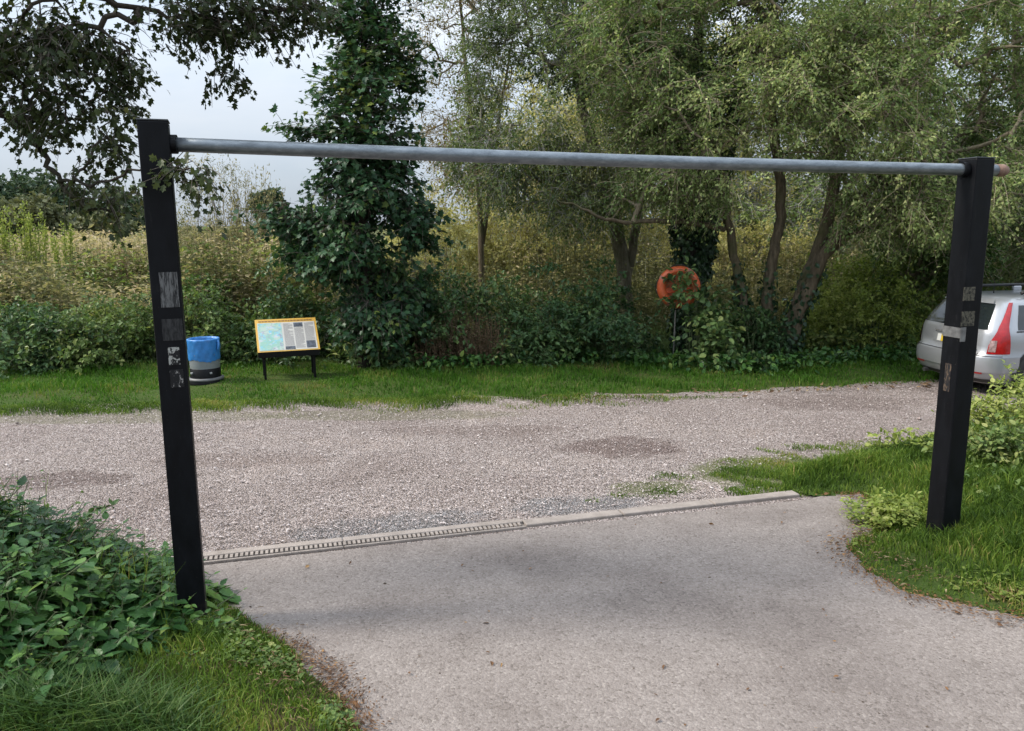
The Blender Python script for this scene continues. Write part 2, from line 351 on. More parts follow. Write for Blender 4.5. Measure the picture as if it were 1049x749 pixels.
M['hawthorn'] = leaf_mat('field_maple_leaf', [(0.0231, 0.0357, 0.012), (0.0378, 0.0546, 0.018), (0.0578, 0.0756, 0.024), (0.0945, 0.1103, 0.034), (0.147, 0.147, 0.05)], .22, .42, 0.22)
M['far'] = leaf_mat('far_leaf', [(.03, .055, .03), (.045, .075, .04), (.07, .10, .05), (.11, .13, .06)], .2, .6, .2)
M['farpale'] = leaf_mat('far_leaf_pale', [(.09, .105, .055), (.13, .14, .07), (.18, .175, .09)], .2, .6, .2)
M['bark'] = bark('willow_bark', (.045, .036, .025), (.17, .135, .09), .6)
M['barkpale'] = bark('pale_bark', (.085, .075, .05), (.24, .21, .15), .4)
M['barkdark'] = bark('dark_bark', (.02, .017, .014), (.055, .046, .036), .3)
M['stem'] = plain('dry_stem', (.17, .13, .08), .8, 0, .4, 20)
M['greenstem'] = plain('green_stem', (.07, .09, .035), .7, 0, .4, 20)

# ------------------------------------------------------------------ foliage generators
def lobed(outline):                        # half outline (x>=0) from base to tip -> fan
    o = [(0., 0.)] + outline; left = [(-x, y) for x, y in reversed(outline[:-1])]
    pts = o + left; c = len(pts)
    V = np.array([(x, y, .10 * abs(x) - .12 * (y - .4) ** 2) for x, y in pts] + [(0, .38, 0)])
    return V, np.array([[c, i, (i + 1) % c] for i in range(c)])
MAPLE = lobed([(.16, .0), (.50, .12), (.34, .26), (.56, .62), (.27, .56), (.18, .74), (0, 1.0)])
NETTLE = lobed([(.20, .0), (.40, .14), (.35, .17), (.47, .30), (.40, .34), (.43, .47), (.34, .51), (.34, .64), (.24, .68), (.18, .82), (0, 1.0)])
HAW = lobed([(.10, .12), (.42, .34), (.24, .44), (.44, .78), (.20, .74), (0, 1.0)])
SIMPLE = (np.array([(0, 0, 0), (.5, .45, .1), (0, 1, -.08), (-.5, .45, .1)]), np.array([[0, 1, 2], [0, 2, 3]]))
OVAL = (np.array([(0, 0, 0), (.36, .16, .05), (.5, .42, .07), (.3, .74, .02), (0, 1, -.12), (-.3, .74, .02), (-.5, .42, .07), (-.36, .16, .05), (0, .42, 0)]),
        np.array([[0, 1, 2, 8], [8, 2, 3, 4], [8, 4, 5, 6], [0, 8, 6, 7]]))

def put_leaves(geo, tpl, p, ax, up, L, W, lv):
    TV, TF = tpl; n = len(p)
    y = nrm(ax); x = nrm(np.cross(y, up)); z = np.cross(x, y)
    V = p[:, None, :] + TV[None, :, 0, None] * (x * W[:, None])[:, None, :] + TV[None, :, 1, None] * (y * L[:, None])[:, None, :] + TV[None, :, 2, None] * (z * L[:, None])[:, None, :]
    Fc = (TF[None] + (np.arange(n) * len(TV))[:, None, None]).reshape(-1, TF.shape[1])
    geo.add(V.reshape(-1, 3), Fc, np.repeat(lv, len(TF)))
def segs(geo, a, b, ra, rb, n=4, lv=None):          # many straight tapered pieces at once
    a = np.asarray(a); b = np.asarray(b); d = nrm(b - a); k = len(a)
    ref = np.where(np.abs(d[:, 2:3]) < .9, np.array([[0, 0, 1.]]), np.array([[1., 0, 0]]))
    u = nrm(np.cross(d, ref)); v = np.cross(d, u); an = np.linspace(0, 2*pi, n, endpoint=False)
    off = u[:, None, :] * np.cos(an)[None, :, None] + v[:, None, :] * np.sin(an)[None, :, None]
    V = np.concatenate([a[:, None, :] + off * np.asarray(ra)[:, None, None], b[:, None, :] + off * np.asarray(rb)[:, None, None]], 1)
    Fq = np.array([[j, (j+1) % n, n + (j+1) % n, n + j] for j in range(n)])
    geo.add(V.reshape(-1, 3), (Fq[None] + (np.arange(k) * 2 * n)[:, None, None]).reshape(-1, 4), lv)

def in_blobs(blobs, r, gap=0.0, gs=1.3, shell=.42):
    out = []; tint = []
    for (c, rad, n) in blobs:
        c = np.asarray(c); got = 0; tries = 0
        while got < n and tries < 40:
            d = nrm(r.normal(0, 1, (n, 3))); q = c + d * (r.uniform(0, 1, (n, 1)) ** shell) * np.asarray(rad)
            if gap > -9: q = q[noise3(q, gs) > gap]
            q = q[q[:, 2] > .08]
            q = q[:n - got]; out.append(q); got += len(q); tries += 1
    return np.concatenate(out)

def spray(cl, r, sp, crown, wood, outward=None):
    """twigs and leaves round every clump point"""
    T, K = sp.get('twigs', 5), sp.get('per', 9); n = len(cl)
    d = r.normal(0, 1, (n, T, 3)); d[..., 2] = d[..., 2] * sp.get('zs', .6) + sp.get('lift', .15)
    if outward is not None: d += outward[:, None, :] * .6
    d = nrm(d); ln = sp.get('tl', .4) * r.uniform(.5, 1.3, (n, T, 1))
    st = np.repeat(cl[:, None, :], T, 1) + r.normal(0, .04, (n, T, 3))
    mid = st + d * ln * .5 + np.array([0, 0, -1]) * sp.get('droop', .1) * ln * .25
    end = st + d * ln + np.array([0, 0, -1]) * sp.get('droop', .1) * ln
    tr = sp.get('tr', .004)
    if tr > 0:
        S, Mi, E = (q.reshape(-1, 3) for q in (st, mid, end)); m = len(S)
        segs(wood, S, Mi, np.full(m, tr), np.full(m, tr * .75), 3, 1.0); segs(wood, Mi, E, np.full(m, tr * .75), np.full(m, tr * .4), 3, 1.0)
    t = r.uniform(.12, 1.05, (n, T, K, 1))
    p = st[:, :, None, :] * (1 - t) ** 2 + 2 * t * (1 - t) * mid[:, :, None, :] + t ** 2 * end[:, :, None, :]
    p = p + r.normal(0, sp.get('jit', .03), p.shape)
    ax = d[:, :, None, :] * .55 + r.normal(0, .6, p.shape); ax[..., 2] -= sp.get('ldroop', .25)
    up = r.normal(0, sp.get('uprand', .45), p.shape) + np.array([0, 0, 1.])
    if outward is not None: up = up + outward[:, None, None, :] * .5
    L = sp['L'] * r.uniform(.6, 1.25, p.shape[:3]); W = L * sp['W'] * r.uniform(.8, 1.2, L.shape)
    cl_t = r.normal(0, .15, (n, 1, 1)) + .2 * noise3(cl, .9)[:, None, None]
    lv = np.clip(sp.get('lv', .42) + cl_t + r.normal(0, .17, L.shape), 0, 1)
    put_leaves(crown, sp.get('tpl', SIMPLE), p.reshape(-1, 3), ax.reshape(-1, 3), up.reshape(-1, 3), L.ravel(), W.ravel(), lv.ravel())

def connect(nodes, cl, r, gravity=.25, arc=.12):
    """grow limbs from the existing nodes to every clump, nearest first; returns segments with radii"""
    pts = list(nodes); par = [-1] * len(pts); dist0 = np.min(np.linalg.norm(cl[:, None] - np.array(pts)[None], axis=2), axis=1)
    tips = np.zeros(0)
    A = np.zeros((len(pts) + len(cl) * 3, 3)); A[:len(pts)] = pts; par = np.full(len(A), -1); cnt = len(pts); n0 = cnt
    load = np.zeros(len(A))
    for i in np.argsort(dist0):
        c = cl[i]; dv = A[:cnt] - c; dd = np.linalg.norm(dv, axis=1)
        cost = dd + np.maximum(0, dv[:, 2]) * gravity + (np.arange(cnt) < n0) * .05
        j = int(np.argmin(cost)); a = A[j]; v = c - a; ln = dd[j]
        side = r.normal(0, arc, 3) * ln; side[2] += arc * ln * .6
        last = j
        for t in (.35, .7, 1.0):
            q = a + v * t + side * (4 * t * (1 - t)); A[cnt] = q; par[cnt] = last; last = cnt; cnt += 1
        load[last] = 1
    for k in range(cnt - 1, n0 - 1, -1):
        if par[k] >= 0: load[par[k]] += load[k]
    k = np.arange(n0, cnt); pa = par[k]
    return A[pa], A[k], load[np.where(pa < n0, k, pa)], load[k]

def tree(name, label, cat, stems, blobs, sp, leafmat, barkmat, group=None, seed=1, gap=-.1, gs=1.3, r0=.0065, ivy=None, start=.25, wob=.12, kind=None):
    r = np.random.default_rng(seed)
    base = np.array(stems[0][0][:3]); root = empty(name, (base[0], base[1], 0)); o0 = np.array([base[0], base[1], 0])
    tag(root, label, cat, group, kind)
    tg, wood, crown = Geo(), Geo(), Geo(); nodes = []
    for st in stems:
        st = np.array(st, float); k = len(st); t = np.linspace(0, k - 1, (k - 1) * 6 + 1)
        # Catmull-like smoothing of the stem line
        q = np.stack([np.interp(t, np.arange(k), st[:, c]) for c in range(4)], 1)
        for _ in range(4): q[1:-1] = .25 * q[:-2] + .5 * q[1:-1] + .25 * q[2:]
        q[1:-1, :3] += r.normal(0, .012, (len(q) - 2, 3))
        tg.tube(q[:, :3] - o0, q[:, 3], 12, wob=wob); nodes += [p for p in q[int(len(q) * start):, :3]]
        if ivy:
            n, hmax = ivy['n'], ivy['h']; sel = q[q[:, 2] < hmax]
            if len(sel):
                wt = (1 - sel[:, 2] / hmax).clip(0.02) ** .7; idx = r.choice(len(sel), n, p=wt / wt.sum()); a = r.uniform(0, 2*pi, n); rr = sel[idx, 3] * r.uniform(.9, 1.5, n) + r.uniform(0, ivy.get('puff', .08), n)
                p = sel[idx, :3] + np.stack([np.cos(a) * rr, np.sin(a) * rr, r.uniform(-.1, .1, n)], 1)
                out = np.stack([np.cos(a), np.sin(a), np.full(n, .35)], 1)
                ax = r.normal(0, .5, (n, 3)) + np.array([0, 0, -.9]); L = r.uniform(.05, .1, n)
                ivy.setdefault('geo', Geo()); put_leaves(ivy['geo'], OVAL, p - o0, ax, out + r.normal(0, .4, (n, 3)), L, L * .85, np.clip(r.normal(.4, .22, n), 0, 1))
    cl = in_blobs(blobs, r, gap, gs)
    a, b, la, lb = connect(nodes, cl, r)
    segs(tg, a - o0, b - o0, r0 * np.sqrt(la) , r0 * np.sqrt(lb) , 5, .8)
    cen = cl.mean(0); outw = nrm(cl - cen)
    spray(cl - o0, r, sp, crown, tg, outw)
    tg.build('trunk', barkmat, root, True); crown.build('crown', leafmat, root)
    if ivy and 'geo' in ivy: ivy['geo'].build('ivy', M['ivy'], root)
    return root

def bush(name, label, cat, c, rad, n, sp, leafmat, stemmat, group=None, seed=1, gap=-.25, gs=1.8, extra=()):
    """mound of leafy stems standing on the ground: c=(x,y), rad=(rx,ry,h)"""
    r = np.random.default_rng(seed); root = empty(name, (c[0], c[1], 0)); tag(root, label, cat, group)
    wood, leaf = Geo(), Geo()
    d = nrm(r.normal(0, 1, (n * 4, 3))); d[:, 2] = np.abs(d[:, 2])
    q = d * (r.uniform(0, 1, (len(d), 1)) ** .4); lump = 1 + .22 * noise3(np.stack([c[0] + d[:, 0] * 2, c[1] + d[:, 1] * 2, d[:, 2] * 2], 1), 1.6)[:, None]
    q = q * lump * np.array(rad); q[:, 2] += .05
    q = q[noise3(q + np.array([c[0], c[1], 0]), gs) > gap][:n]
    for (ex, ey, ez, er, en) in extra:
        q = np.concatenate([q, np.array([ex - c[0], ey - c[1], ez]) + r.normal(0, 1, (en, 3)) * np.array(er)])
    q = q[q[:, 2] > .03]
    cv = sp.get('conv', .55); b0 = q * np.array([cv, cv, 0]); b0[:, :2] += r.normal(0, .08 * cv / .55, (len(q), 2))
    m1 = b0 + (q - b0) * np.array([.25, .25, .55]); m2 = b0 + (q - b0) * np.array([.6, .6, .88]); k = len(q); tr = sp.get('stem', .006)
    segs(wood, b0, m1, np.full(k, tr), np.full(k, tr * .8), 4); segs(wood, m1, m2, np.full(k, tr * .8), np.full(k, tr * .65), 4); segs(wood, m2, q, np.full(k, tr * .65), np.full(k, tr * .4), 4)
    outw = nrm(q * np.array([1 / rad[0], 1 / rad[1], 1 / rad[2]]) + 1e-3)
    spray(q, r, sp, leaf, wood, outw)
    leaf.build('foliage', leafmat, root); wood.build('stems', stemmat, root)
    return root

def blades(geo, p, h, w, r, lean=.5, lv=None):
    n = len(p); a = r.uniform(0, 2*pi, n); la = r.uniform(0, 2*pi, n)
    s = np.stack([np.cos(a), np.sin(a), np.zeros(n)], 1) * (w * .5)[:, None]
    l = np.stack([np.cos(la), np.sin(la), np.zeros(n)], 1) * (h * lean * r.uniform(.2, 1.3, n))[:, None]
    z = np.array([0, 0, 1.])
    m = p + l * .3 + z * (h * .6)[:, None]; t = p + l + z * (h * r.uniform(.75, 1, n))[:, None]
    V = np.stack([p - s, p + s, m + s * .8, m - s * .8, t], 1).reshape(-1, 3); k = np.arange(n) * 5
    if lv is None: lv = np.clip(.44 + .26 * noise2(p[:, 0], p[:, 1], 1.7) + .18 * noise2(p[:, 0] + 3, p[:, 1], 5.5) + r.normal(0, .19, n), 0, 1)
    geo.add(V, [np.stack([k, k+1, k+2, k+3], 1), np.stack([k+3, k+2, k+4], 1)], None)
    geo.LV[-2:] = [lv, lv]

# ------------------------------------------------------------------ ground, yard, drive, verges
g = Geo(); xs = np.concatenate([[-900, -300, -120], np.arange(-60, 61, 6), [120, 300, 900]]); ys = np.concatenate([[-300, -60, -20], np.arange(-10, 60, 5), [90, 140, 240, 500, 1500]])
X, Y = np.meshgrid(xs, ys); Z = -.04 + np.clip((Y - 30) / 60, 0, 1) * .3 * np.clip((-X) / 20, 0, 1) + .12 * noise2(X, Y, .05) * np.clip((Y - 22) / 30, 0, 1) * (Y < 200)
ni, nj = X.shape
g.add(np.stack([X.ravel(), Y.ravel(), Z.ravel()], 1), [[i*nj+j, i*nj+j+1, (i+1)*nj+j+1, (i+1)*nj+j] for i in range(ni-1) for j in range(nj-1)])
tag(g.build('ground', M['field'], None, True), kind='structure')
def gz(x, y): return -.04 + np.clip((np.asarray(y) - 30) / 60, 0, 1) * .3 * np.clip((-np.asarray(x)) / 20, 0, 1)

g = Geo(); xs = np.arange(-26, 26.1, .4); ys = np.arange(3.0, 17, .4); X, Y = np.meshgrid(xs, ys)
Z = .005 * noise2(X, Y, .8); Z[Y < 7.5] *= .5; Z = Z - .012
ni, nj = X.shape
g.add(np.stack([X.ravel(), Y.ravel(), Z.ravel()], 1), [[i*nj+j, i*nj+j+1, (i+1)*nj+j+1, (i+1)*nj+j] for i in range(ni-1) for j in range(nj-1)])
tag(g.build('car_park', M['gravel'], None, True), kind='structure')

KA, KB = G(140, 585), G(822, 509)           # front line of the drain and kerb
kd = nrm(KB - KA); kn = np.array([-kd[1], kd[0], 0]); klen = np.linalg.norm(KB - KA); kang = math.atan2(kd[1], kd[0])
asp = [G(822, 513), G(850, 507), G(888, 505), G(905, 530), G(880, 565), G(930, 603), G(1049, 634), G(1180, 655)]
asp = [(q[0], q[1]) for q in asp] + [(9, 2.0), (9, -9), (-9, -9), (-9, 3.0)] + [tuple((KA - kd * 5)[:2])]
g = Geo(); V = [(x, y, .006) for x, y in asp]; g.polys(V, [list(range(len(V)))])
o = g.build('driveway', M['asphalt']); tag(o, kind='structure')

# concrete edging, with a slotted drain along the first half
def along(s, off, z=0): return KA + kd * s + kn * off + np.array([0, 0, z])
t = empty('drain_channel', along(0, 0), kang); tag(t, 'narrow concrete drain channel with slotted grating across the drive beside the gravel', 'drain')
DL = klen * .53
sur = Geo(); n = int(DL / 1.0)
for i in range(-3, n):
    x0 = i * DL / n + .004; x1 = (i + 1) * DL / n - .004
    sur.box(((x0+x1)/2, .135, -.006), (x1 - x0, .075, .044)); sur.box(((x0+x1)/2, .016, -.004), (x1 - x0, .02, .024))
bevel(sur.build('surround', M['concrete'], t), .006)
gr = Geo(); gr.box((DL/2 - 1.0, .062, -.012), (DL + 2.0, .075, .01)); gr.build('channel_bed', plain('drain_dark', (.15, .128, .112), .9), t)
gr = Geo(); k = int((DL + 3.0) / .034)
for i in range(k): gr.box((-3.0 + i * .034, .062, .006), (.02, .06, .012))
gr.build('grating', plain('grate_steel', (.25, .212, .185), .75, .1, .4, 14), t)
g = Geo(); seg = .92; k = int((klen - DL) / seg) + 1
for i in range(k):
    a = DL + i * (klen - DL) / k + .004; b = DL + (i + 1) * (klen - DL) / k - .004
    q = along((a+b)/2, .085, -.008 + rng.uniform(-.003, .003)); g.box(q, (b - a, .115, .046), kang)
o = bevel(g.build('kerb', M['concrete']), .01); tag(o, kind='structure')

def sheet(name, poly, zf, mat, res):
    poly = rough_poly(poly, .05); lo, hi = poly.min(0), poly.max(0)
    xs = np.arange(lo[0], hi[0] + res, res); ys = np.arange(lo[1], hi[1] + res, res); X, Y = np.meshgrid(xs, ys)
    c = inpoly((X[:-1, :-1] + res/2).ravel(), (Y[:-1, :-1] + res/2).ravel(), poly)
    d = edgedist(X.ravel(), Y.ravel(), poly); d = np.where(inpoly(X.ravel(), Y.ravel(), poly), d, 0)
    Z = zf(X.ravel(), Y.ravel(), d); nj = X.shape[1]; ni = X.shape[0]
    I, J = np.meshgrid(np.arange(ni-1), np.arange(nj-1), indexing='ij'); I = I.ravel()[c]; J = J.ravel()[c]
    gg = Geo(); gg.add(np.stack([X.ravel(), Y.ravel(), Z], 1), np.stack([I*nj+J, I*nj+J+1, (I+1)*nj+J+1, (I+1)*nj+J], 1))
    o = gg.build(name, mat, None, True); tag(o, kind='structure'); return poly

edge = [G(x, y) for x, y in ((-900, 432), (-300, 424), (0, 419), (120, 416), (230, 413), (330, 411), (400, 412), (470, 407), (560, 407), (660, 405), (760, 402), (860, 397), (950, 391), (1049, 385), (1400, 372))]
VF = [(q[0], q[1]) for q in edge] + [(26, 21), (-26, 21)]
zfar = lambda x, y, d: -.03 + .085 * np.clip(d / .7, 0, 1) + .02 * noise2(x, y, 2.0) * np.clip(d / .4, 0, 1) + np.clip((d - 1.2) / 6, 0, 1) * .25 * np.clip((6 - x) / 3, 0, 1)
VFp = sheet('grass_verge', VF, zfar, M['verge'], .12)
VL = [(q[0], q[1]) for q in (G(372, 760), G(352, 716), G(318, 682), G(272, 652), G(232, 622), G(205, 602), G(150, 580), G(60, 563), G(-250, 548))] + [(-7, 5.2), (-7, 1.5), (-1.0, 1.5), (-.62, 2.4)]
zl = lambda x, y, d: .006 + .07 * np.clip(d / .35, 0, 1) + .015 * noise2(x, y, 5) * np.clip(d / .2, 0, 1) + np.clip((-x - 1.8) / 2.5, 0, 1) * .3 * np.clip(d / .6, 0, 1)
VLp = sheet('grass_verge', VL, zl, M['soil'], .022)
VR = [(q[0], q[1]) for q in (G(835, 507), G(880, 506), G(902, 522), G(893, 545), G(868, 562), G(885, 585), G(930, 606), G(1000, 624), G(1060, 638), G(1300, 668))] + [(8.5, 3.6), (8.5, 8.6)] + [(q[0], q[1]) for q in (G(1100, 424), G(1010, 440), G(945, 457), G(860, 472), G(800, 485), G(800, 500))]
zr = lambda x, y, d: .006 + .09 * np.clip(d / .4, 0, 1) + .015 * noise2(x, y, 5) * np.clip(d / .2, 0, 1) + np.clip((x - 2.6) / 2, 0, 1) * .25 * np.clip(d / .6, 0, 1)
VRp = sheet('grass_verge', VR, zr, M['verge'], .028)

BIN, BOARD = G(211.5, 393, .05), G(297, 388, .04)
# grass blades
def seen(x, y, m=.22):
    d = np.stack([x, y, np.full(len(x), -CAMH)], 1); z = d @ _f
    u = (d @ _rr) / np.maximum(z, .01) * F; v = (d @ _uu) / np.maximum(z, .01) * F
    return (z > .3) & (np.abs(u) < CX * (1 + m)) & (np.abs(v) < CY * (1 + m))
def lawn(name, label, poly, zf, n, h, w, mat, seed, lean=.5, hf=None, grow=.06, dens=None):
    r = np.random.default_rng(seed); q = scatter(poly, n, r); q = q[seen(q[:, 0], q[:, 1])]
    while len(q) < n: e = scatter(poly, n, r); q = np.concatenate([q, e[seen(e[:, 0], e[:, 1])]])
    q = q[:n]; x, y = q[:, 0], q[:, 1]
    d = edgedist(x, y, poly)
    hh = h * r.uniform(.45, 1.3, len(x)) * (.55 + .45 * np.clip(d / .18, 0, 1)) * (1 + .35 * noise2(x, y, 2.6))
    if hf is not None: hh = hh * hf(x, y)
    m = hh > .006
    if dens is not None: m &= r.uniform(0, 1, len(x)) < dens(x, y, d)
    gg = Geo(); blades(gg, np.stack([x, y, zf(x, y, d) - .01], 1)[m], hh[m], w * r.uniform(.6, 1.3, m.sum()), r, lean)
    o = gg.build(name, mat); tag(o, label, 'grass', None, 'stuff'); return o
vis = np.array([(x, y) for x, y in VFp if abs(x) < 24 and y < 15.5] + [(18, 15.0), (-16, 15.0)])
vfar = [tuple(q[:2]) for q in edge[1:-1]] + [(14, 14.6), (-10, 14.2)]
lawn('grass', 'short bright green grass along the far edge of the gravel', rough_poly(vfar, .12), zfar, 95000, .085, .012, M['grass'], 21, hf=lambda x, y: np.clip(np.hypot(x - BIN[0], y - BIN[1] + .2) / .9, .22, 1) * np.clip(np.hypot((x - BOARD[0]) * .7, y - BOARD[1] + .2) / .7, .3, 1), dens=lambda x, y, d: np.clip(.32 + d * 1.0 + .35 * noise2(x, y, 2.2), 0, 1))
lawn('grass', 'green grass verge with dry straw in front of the nettles', VLp, zl, 60000, .075, .006, M['grass_near'], 22, .7, dens=lambda x, y, d: np.clip(.3 + .8 * noise2(x, y, 3) + .4, .25, 1) * (y > 2.2))
lg = [tuple(G(*q)[:2]) for q in ((-200, 800), (230, 800), (215, 735), (140, 725), (-200, 760))]
lawn('grass', 'long arching dark grass under the nettle leaves', lg, zl, 5200, .27, .0085, M['grass_long'], 23, 1.0)
lawn('grass', 'green grass bank round the base of the lone right post', VRp, zr, 62000, .10, .0075, M['grass_near'], 24, .6, dens=lambda x, y, d: np.clip(.6 + .5 * noise2(x, y, 2.5) + d, .4, 1))
lg2 = [tuple(G(*q)[:2]) for q in ((-60, 700), (190, 665), (205, 625), (60, 580), (-60, 580))]
# thin moss-green turf creeping over the gravel
thin = [tuple(G(*q)[:2]) for q in ((600, 512), (720, 510), (850, 503), (900, 470), (940, 446), (780, 458), (690, 478))]
lawn('grass', 'thin yellowish grass creeping over the gravel beside the kerb end', rough_poly(thin, .15), lambda x, y, d: 0 * x, 30000, .04, .006, M['grass_near'], 25, .8, dens=lambda x, y, d: np.clip(.12 + .7 * noise2(x, y, 6) + .4 * noise2(x, y, 2.5) + d * .6, 0, 1))
thin2 = [tuple(G(*q)[:2]) for q in ((-200, 438), (150, 434), (420, 432), (600, 416), (760, 408), (560, 404), (0, 414), (-200, 420))]
lawn('grass', 'sparse short grass fading out into the gravel', rough_poly(thin2, .15), lambda x, y, d: 0 * x, 46000, .06, .008, M['grass_near'], 26, .8, dens=lambda x, y, d: np.clip(.95 - edgedist(x, y, VF) / .6 + .35 * noise2(x, y, 3.2), 0, 1))

lawn('grass', 'few tall grass stems pushing up through the nettles', lg2, zl, 900, .5, .006, M['grass_near'], 27, .5)
# loose stones lying on the gravel, litter at the drive's edges
def stones(name, label, pts, size, mat, seed):
    r = np.random.default_rng(seed); n = len(pts)
    T = nrm(np.array([[1,0,0],[-1,0,0],[0,1,0],[0,-1,0],[0,0,.8],[0,0,-.8]])); TF = np.array([[0,2,4],[2,1,4],[1,3,4],[3,0,4],[2,0,5],[1,2,5],[3,1,5],[0,3,5]])
    s = size * r.lognormal(0, .4, n); V = T[None] * s[:, None, None] * r.uniform(.55, 1.25, (n, 6, 1))
    a = r.uniform(0, 6.3, n); c, d = np.cos(a)[:, None], np.sin(a)[:, None]
    V = np.stack([V[..., 0] * c - V[..., 1] * d, V[..., 0] * d + V[..., 1] * c, V[..., 2] * .6], 2) + np.concatenate([pts, (s * .25)[:, None]], 1)[:, None, :]
    gg = Geo(); gg.add(V.reshape(-1, 3), (TF[None] + (np.arange(n) * 6)[:, None, None]).reshape(-1, 3), np.repeat(r.uniform(0, 1, n), 8))
    o = gg.build(name, mat); tag(o, label, 'stones', None, 'stuff')
stm = leaf_mat('loose_stone', [(.11, .09, .078), (.25, .205, .19), (.36, .302, .285), (.45, .39, .37), (.56, .50, .475)], 0.0, .9, .2)
yard = [tuple(along(-3, .25)[:2]), tuple(along(klen, .25)[:2]), tuple(G(700, 490)[:2]), tuple(G(900, 455)[:2]), tuple(G(1000, 405)[:2])] + [tuple(q[:2]) for q in edge[-3:1:-1]] + [(-7, 9), (-6, 5)]
stones('gravel_stones', 'loose pinkish grey stones scattered over the gravel car park', scatter(yard, 60000), .0054, stm, 31)
nearyard = [tuple(along(-2, .24)[:2]), tuple(along(klen * .9, .24)[:2]), tuple(along(klen * .9, 1.3)[:2]), tuple(along(-2, 1.3)[:2])]
stones('gravel_stones', 'small bluish stones lying along the drain edge', scatter(nearyard, 9000), .0052, stm, 32)

def litter(name, label, pts, z, L, mat, seed, lv=.4, wr=(.2, .6)):
    r = np.random.default_rng(seed); n = len(pts); a = r.uniform(0, 6.3, n)
    p = np.concatenate([pts, (z + r.uniform(.004, .012, n))[:, None]], 1)
    ax = np.stack([np.cos(a), np.sin(a), r.normal(0, .15, n)], 1); up = np.array([0, 0, 1]) + r.normal(0, .3, (n, 3)); ln = L * r.lognormal(0, .4, n)
    gg = Geo(); put_leaves(gg, OVAL, p, ax, up, ln, ln * r.uniform(*wr, n), np.clip(r.normal(lv, .25, n), 0, 1))
    o = gg.build(name, mat); tag(o, label, 'leaf litter', None, 'stuff')
def near_line(pix, n, wid, seed):
    r = np.random.default_rng(seed); L = np.array([G(*q)[:2] for q in pix]); sl = np.linalg.norm(np.diff(L, axis=0), axis=1); t = r.uniform(0, sl.sum(), n); cs = np.concatenate([[0], np.cumsum(sl)])
    return np.stack([np.interp(t, cs, L[:, 0]), np.interp(t, cs, L[:, 1])], 1) + r.normal(0, wid, (n, 2))
litter('leaf_litter', 'brown twigs and dead leaves banked on the edge of the drive below the left post', near_line(((262, 650), (300, 665), (345, 695), (362, 735), (372, 760)), 2600, .055, 41), .012, .012, M['litter'], 41, .3)
litter('leaf_litter', 'rusty brown fallen leaves along the drive edge by the right post', near_line(((850, 507), (895, 510), (905, 530), (885, 550), (868, 565), (890, 590), (940, 612), (1060, 640)), 3000, .085, 42), .014, .015, M['litter'], 42, .5)
litter('leaf_litter', 'dry straw and dead grass lying in the verge', near_line(((215, 660), (260, 690), (290, 720), (310, 760)), 420, .16, 43), .09, .03, M['straw'], 43, .6, (.06, .16))
litter('leaf_litter', 'dry straw and dead leaves among the grass round the right post', near_line(((905, 560), (960, 590), (1050, 615)), 700, .18, 46), .07, .03, M['straw'], 46, .6, (.08, .3))
dr = [tuple(G(*q)[:2]) for q in ((230, 580), (815, 515), (870, 560), (1040, 640), (1049, 800), (380, 800), (300, 660))]
stones('grit', 'specks of dark grit and mud dropped over the drive', np.concatenate([scatter(dr, 2200), near_line(((240, 620), (330, 640), (420, 700)), 200, .22, 7)]), .0048, leaf_mat('mud_crumb', [(.03, .022, .018), (.06, .045, .035), (.12, .09, .07), (.2, .17, .15)], 0, .9, .1), 33)
litter('fallen_leaves', 'single dry leaves scattered across the drive', scatter(dr, 70), .008, .022, M['litter'], 44, .45)
litter('fallen_leaves', 'dead leaves along the foot of the far grass', near_line(((560, 410), (700, 405), (860, 399), (960, 394)), 260, .12, 45), .02, .05, M['straw'], 45, .4)

# ------------------------------------------------------------------ height barrier
LP, RP = G(199, 640), G(963, 565)
gd = nrm((RP - LP) * np.array([1, 1, 0])); gang = math.atan2(gd[1], gd[0]); glen = np.linalg.norm((RP - LP)[:2])
PW = .149
root = empty('height_barrier', (LP[0], LP[1], 0), gang)
tag(root, 'black height barrier of two square posts carrying a grey steel pipe over the drive', 'height barrier')
hl = P(158, 125, LP[1])[2]; hr = P(1002, 163, RP[1])[2]
zbl = P(180, 147.5, LP[1])[2]; zbr = P(985, 174, RP[1])[2]
inv = lambda p: np.array([(p - LP)[:2] @ gd[:2], (p - LP)[:2] @ np.array([-gd[1], gd[0]]), p[2]])
def post(x, h, rz):
    gg = Geo(); gg.box((0, 0, h/2 - .15), (PW, PW, h + .3)); o = bevel(gg.build('post', M['black'], root), .008); o.location = (x, 0, 0); o.rotation_euler = (0, 0, rz)
    gg = Geo(); gg.box((0, 0, h + .004), (PW + .004, PW + .004, .008)); c = bevel(gg.build('top_plate', plain('cap_steel', (.045, .05, .055), .5, .3), o), .002)
    return o
pl = post(0, hl, R(8)); pr = post(glen, hr, R(5))
pl['label'] = 'left black post with scratched pale sticker marks'; pr['label'] = 'right black post with mottled stickers and silver tape'
def sticker(par, px0, py0, px1, py1, Pt, mat, face='front', label=None):
    Yf = Pt[1] - PW / 2 * .98
    a, b = P(px0, py0, Yf), P(px1, py1, Yf); w = abs((b - a)[0]) / cos(gang); h = abs((b - a)[2]); mid = (a + b) / 2
    gg = Geo()
    xl = (mid - Pt)[:2] @ gd[:2]
    gg.box((xl if face == 'front' else -PW/2 - .0015, -PW/2 - .0015 if face == 'front' else xl, mid[2]), (w, .0025, h) if face == 'front' else (.0025, w, h))
    o = gg.build('sticker', mat, par)
    if label: o['label'] = label
white_scr = scuffed('scratched_white', (.12, .12, .12), (.010, .010, .011), .40, .56, (14, 14, 1.6), 7)
faint = scuffed('scratched_faint', (.035, .035, .036), (.010, .010, .011), .42, .62, (10, 10, 2.2), 8)
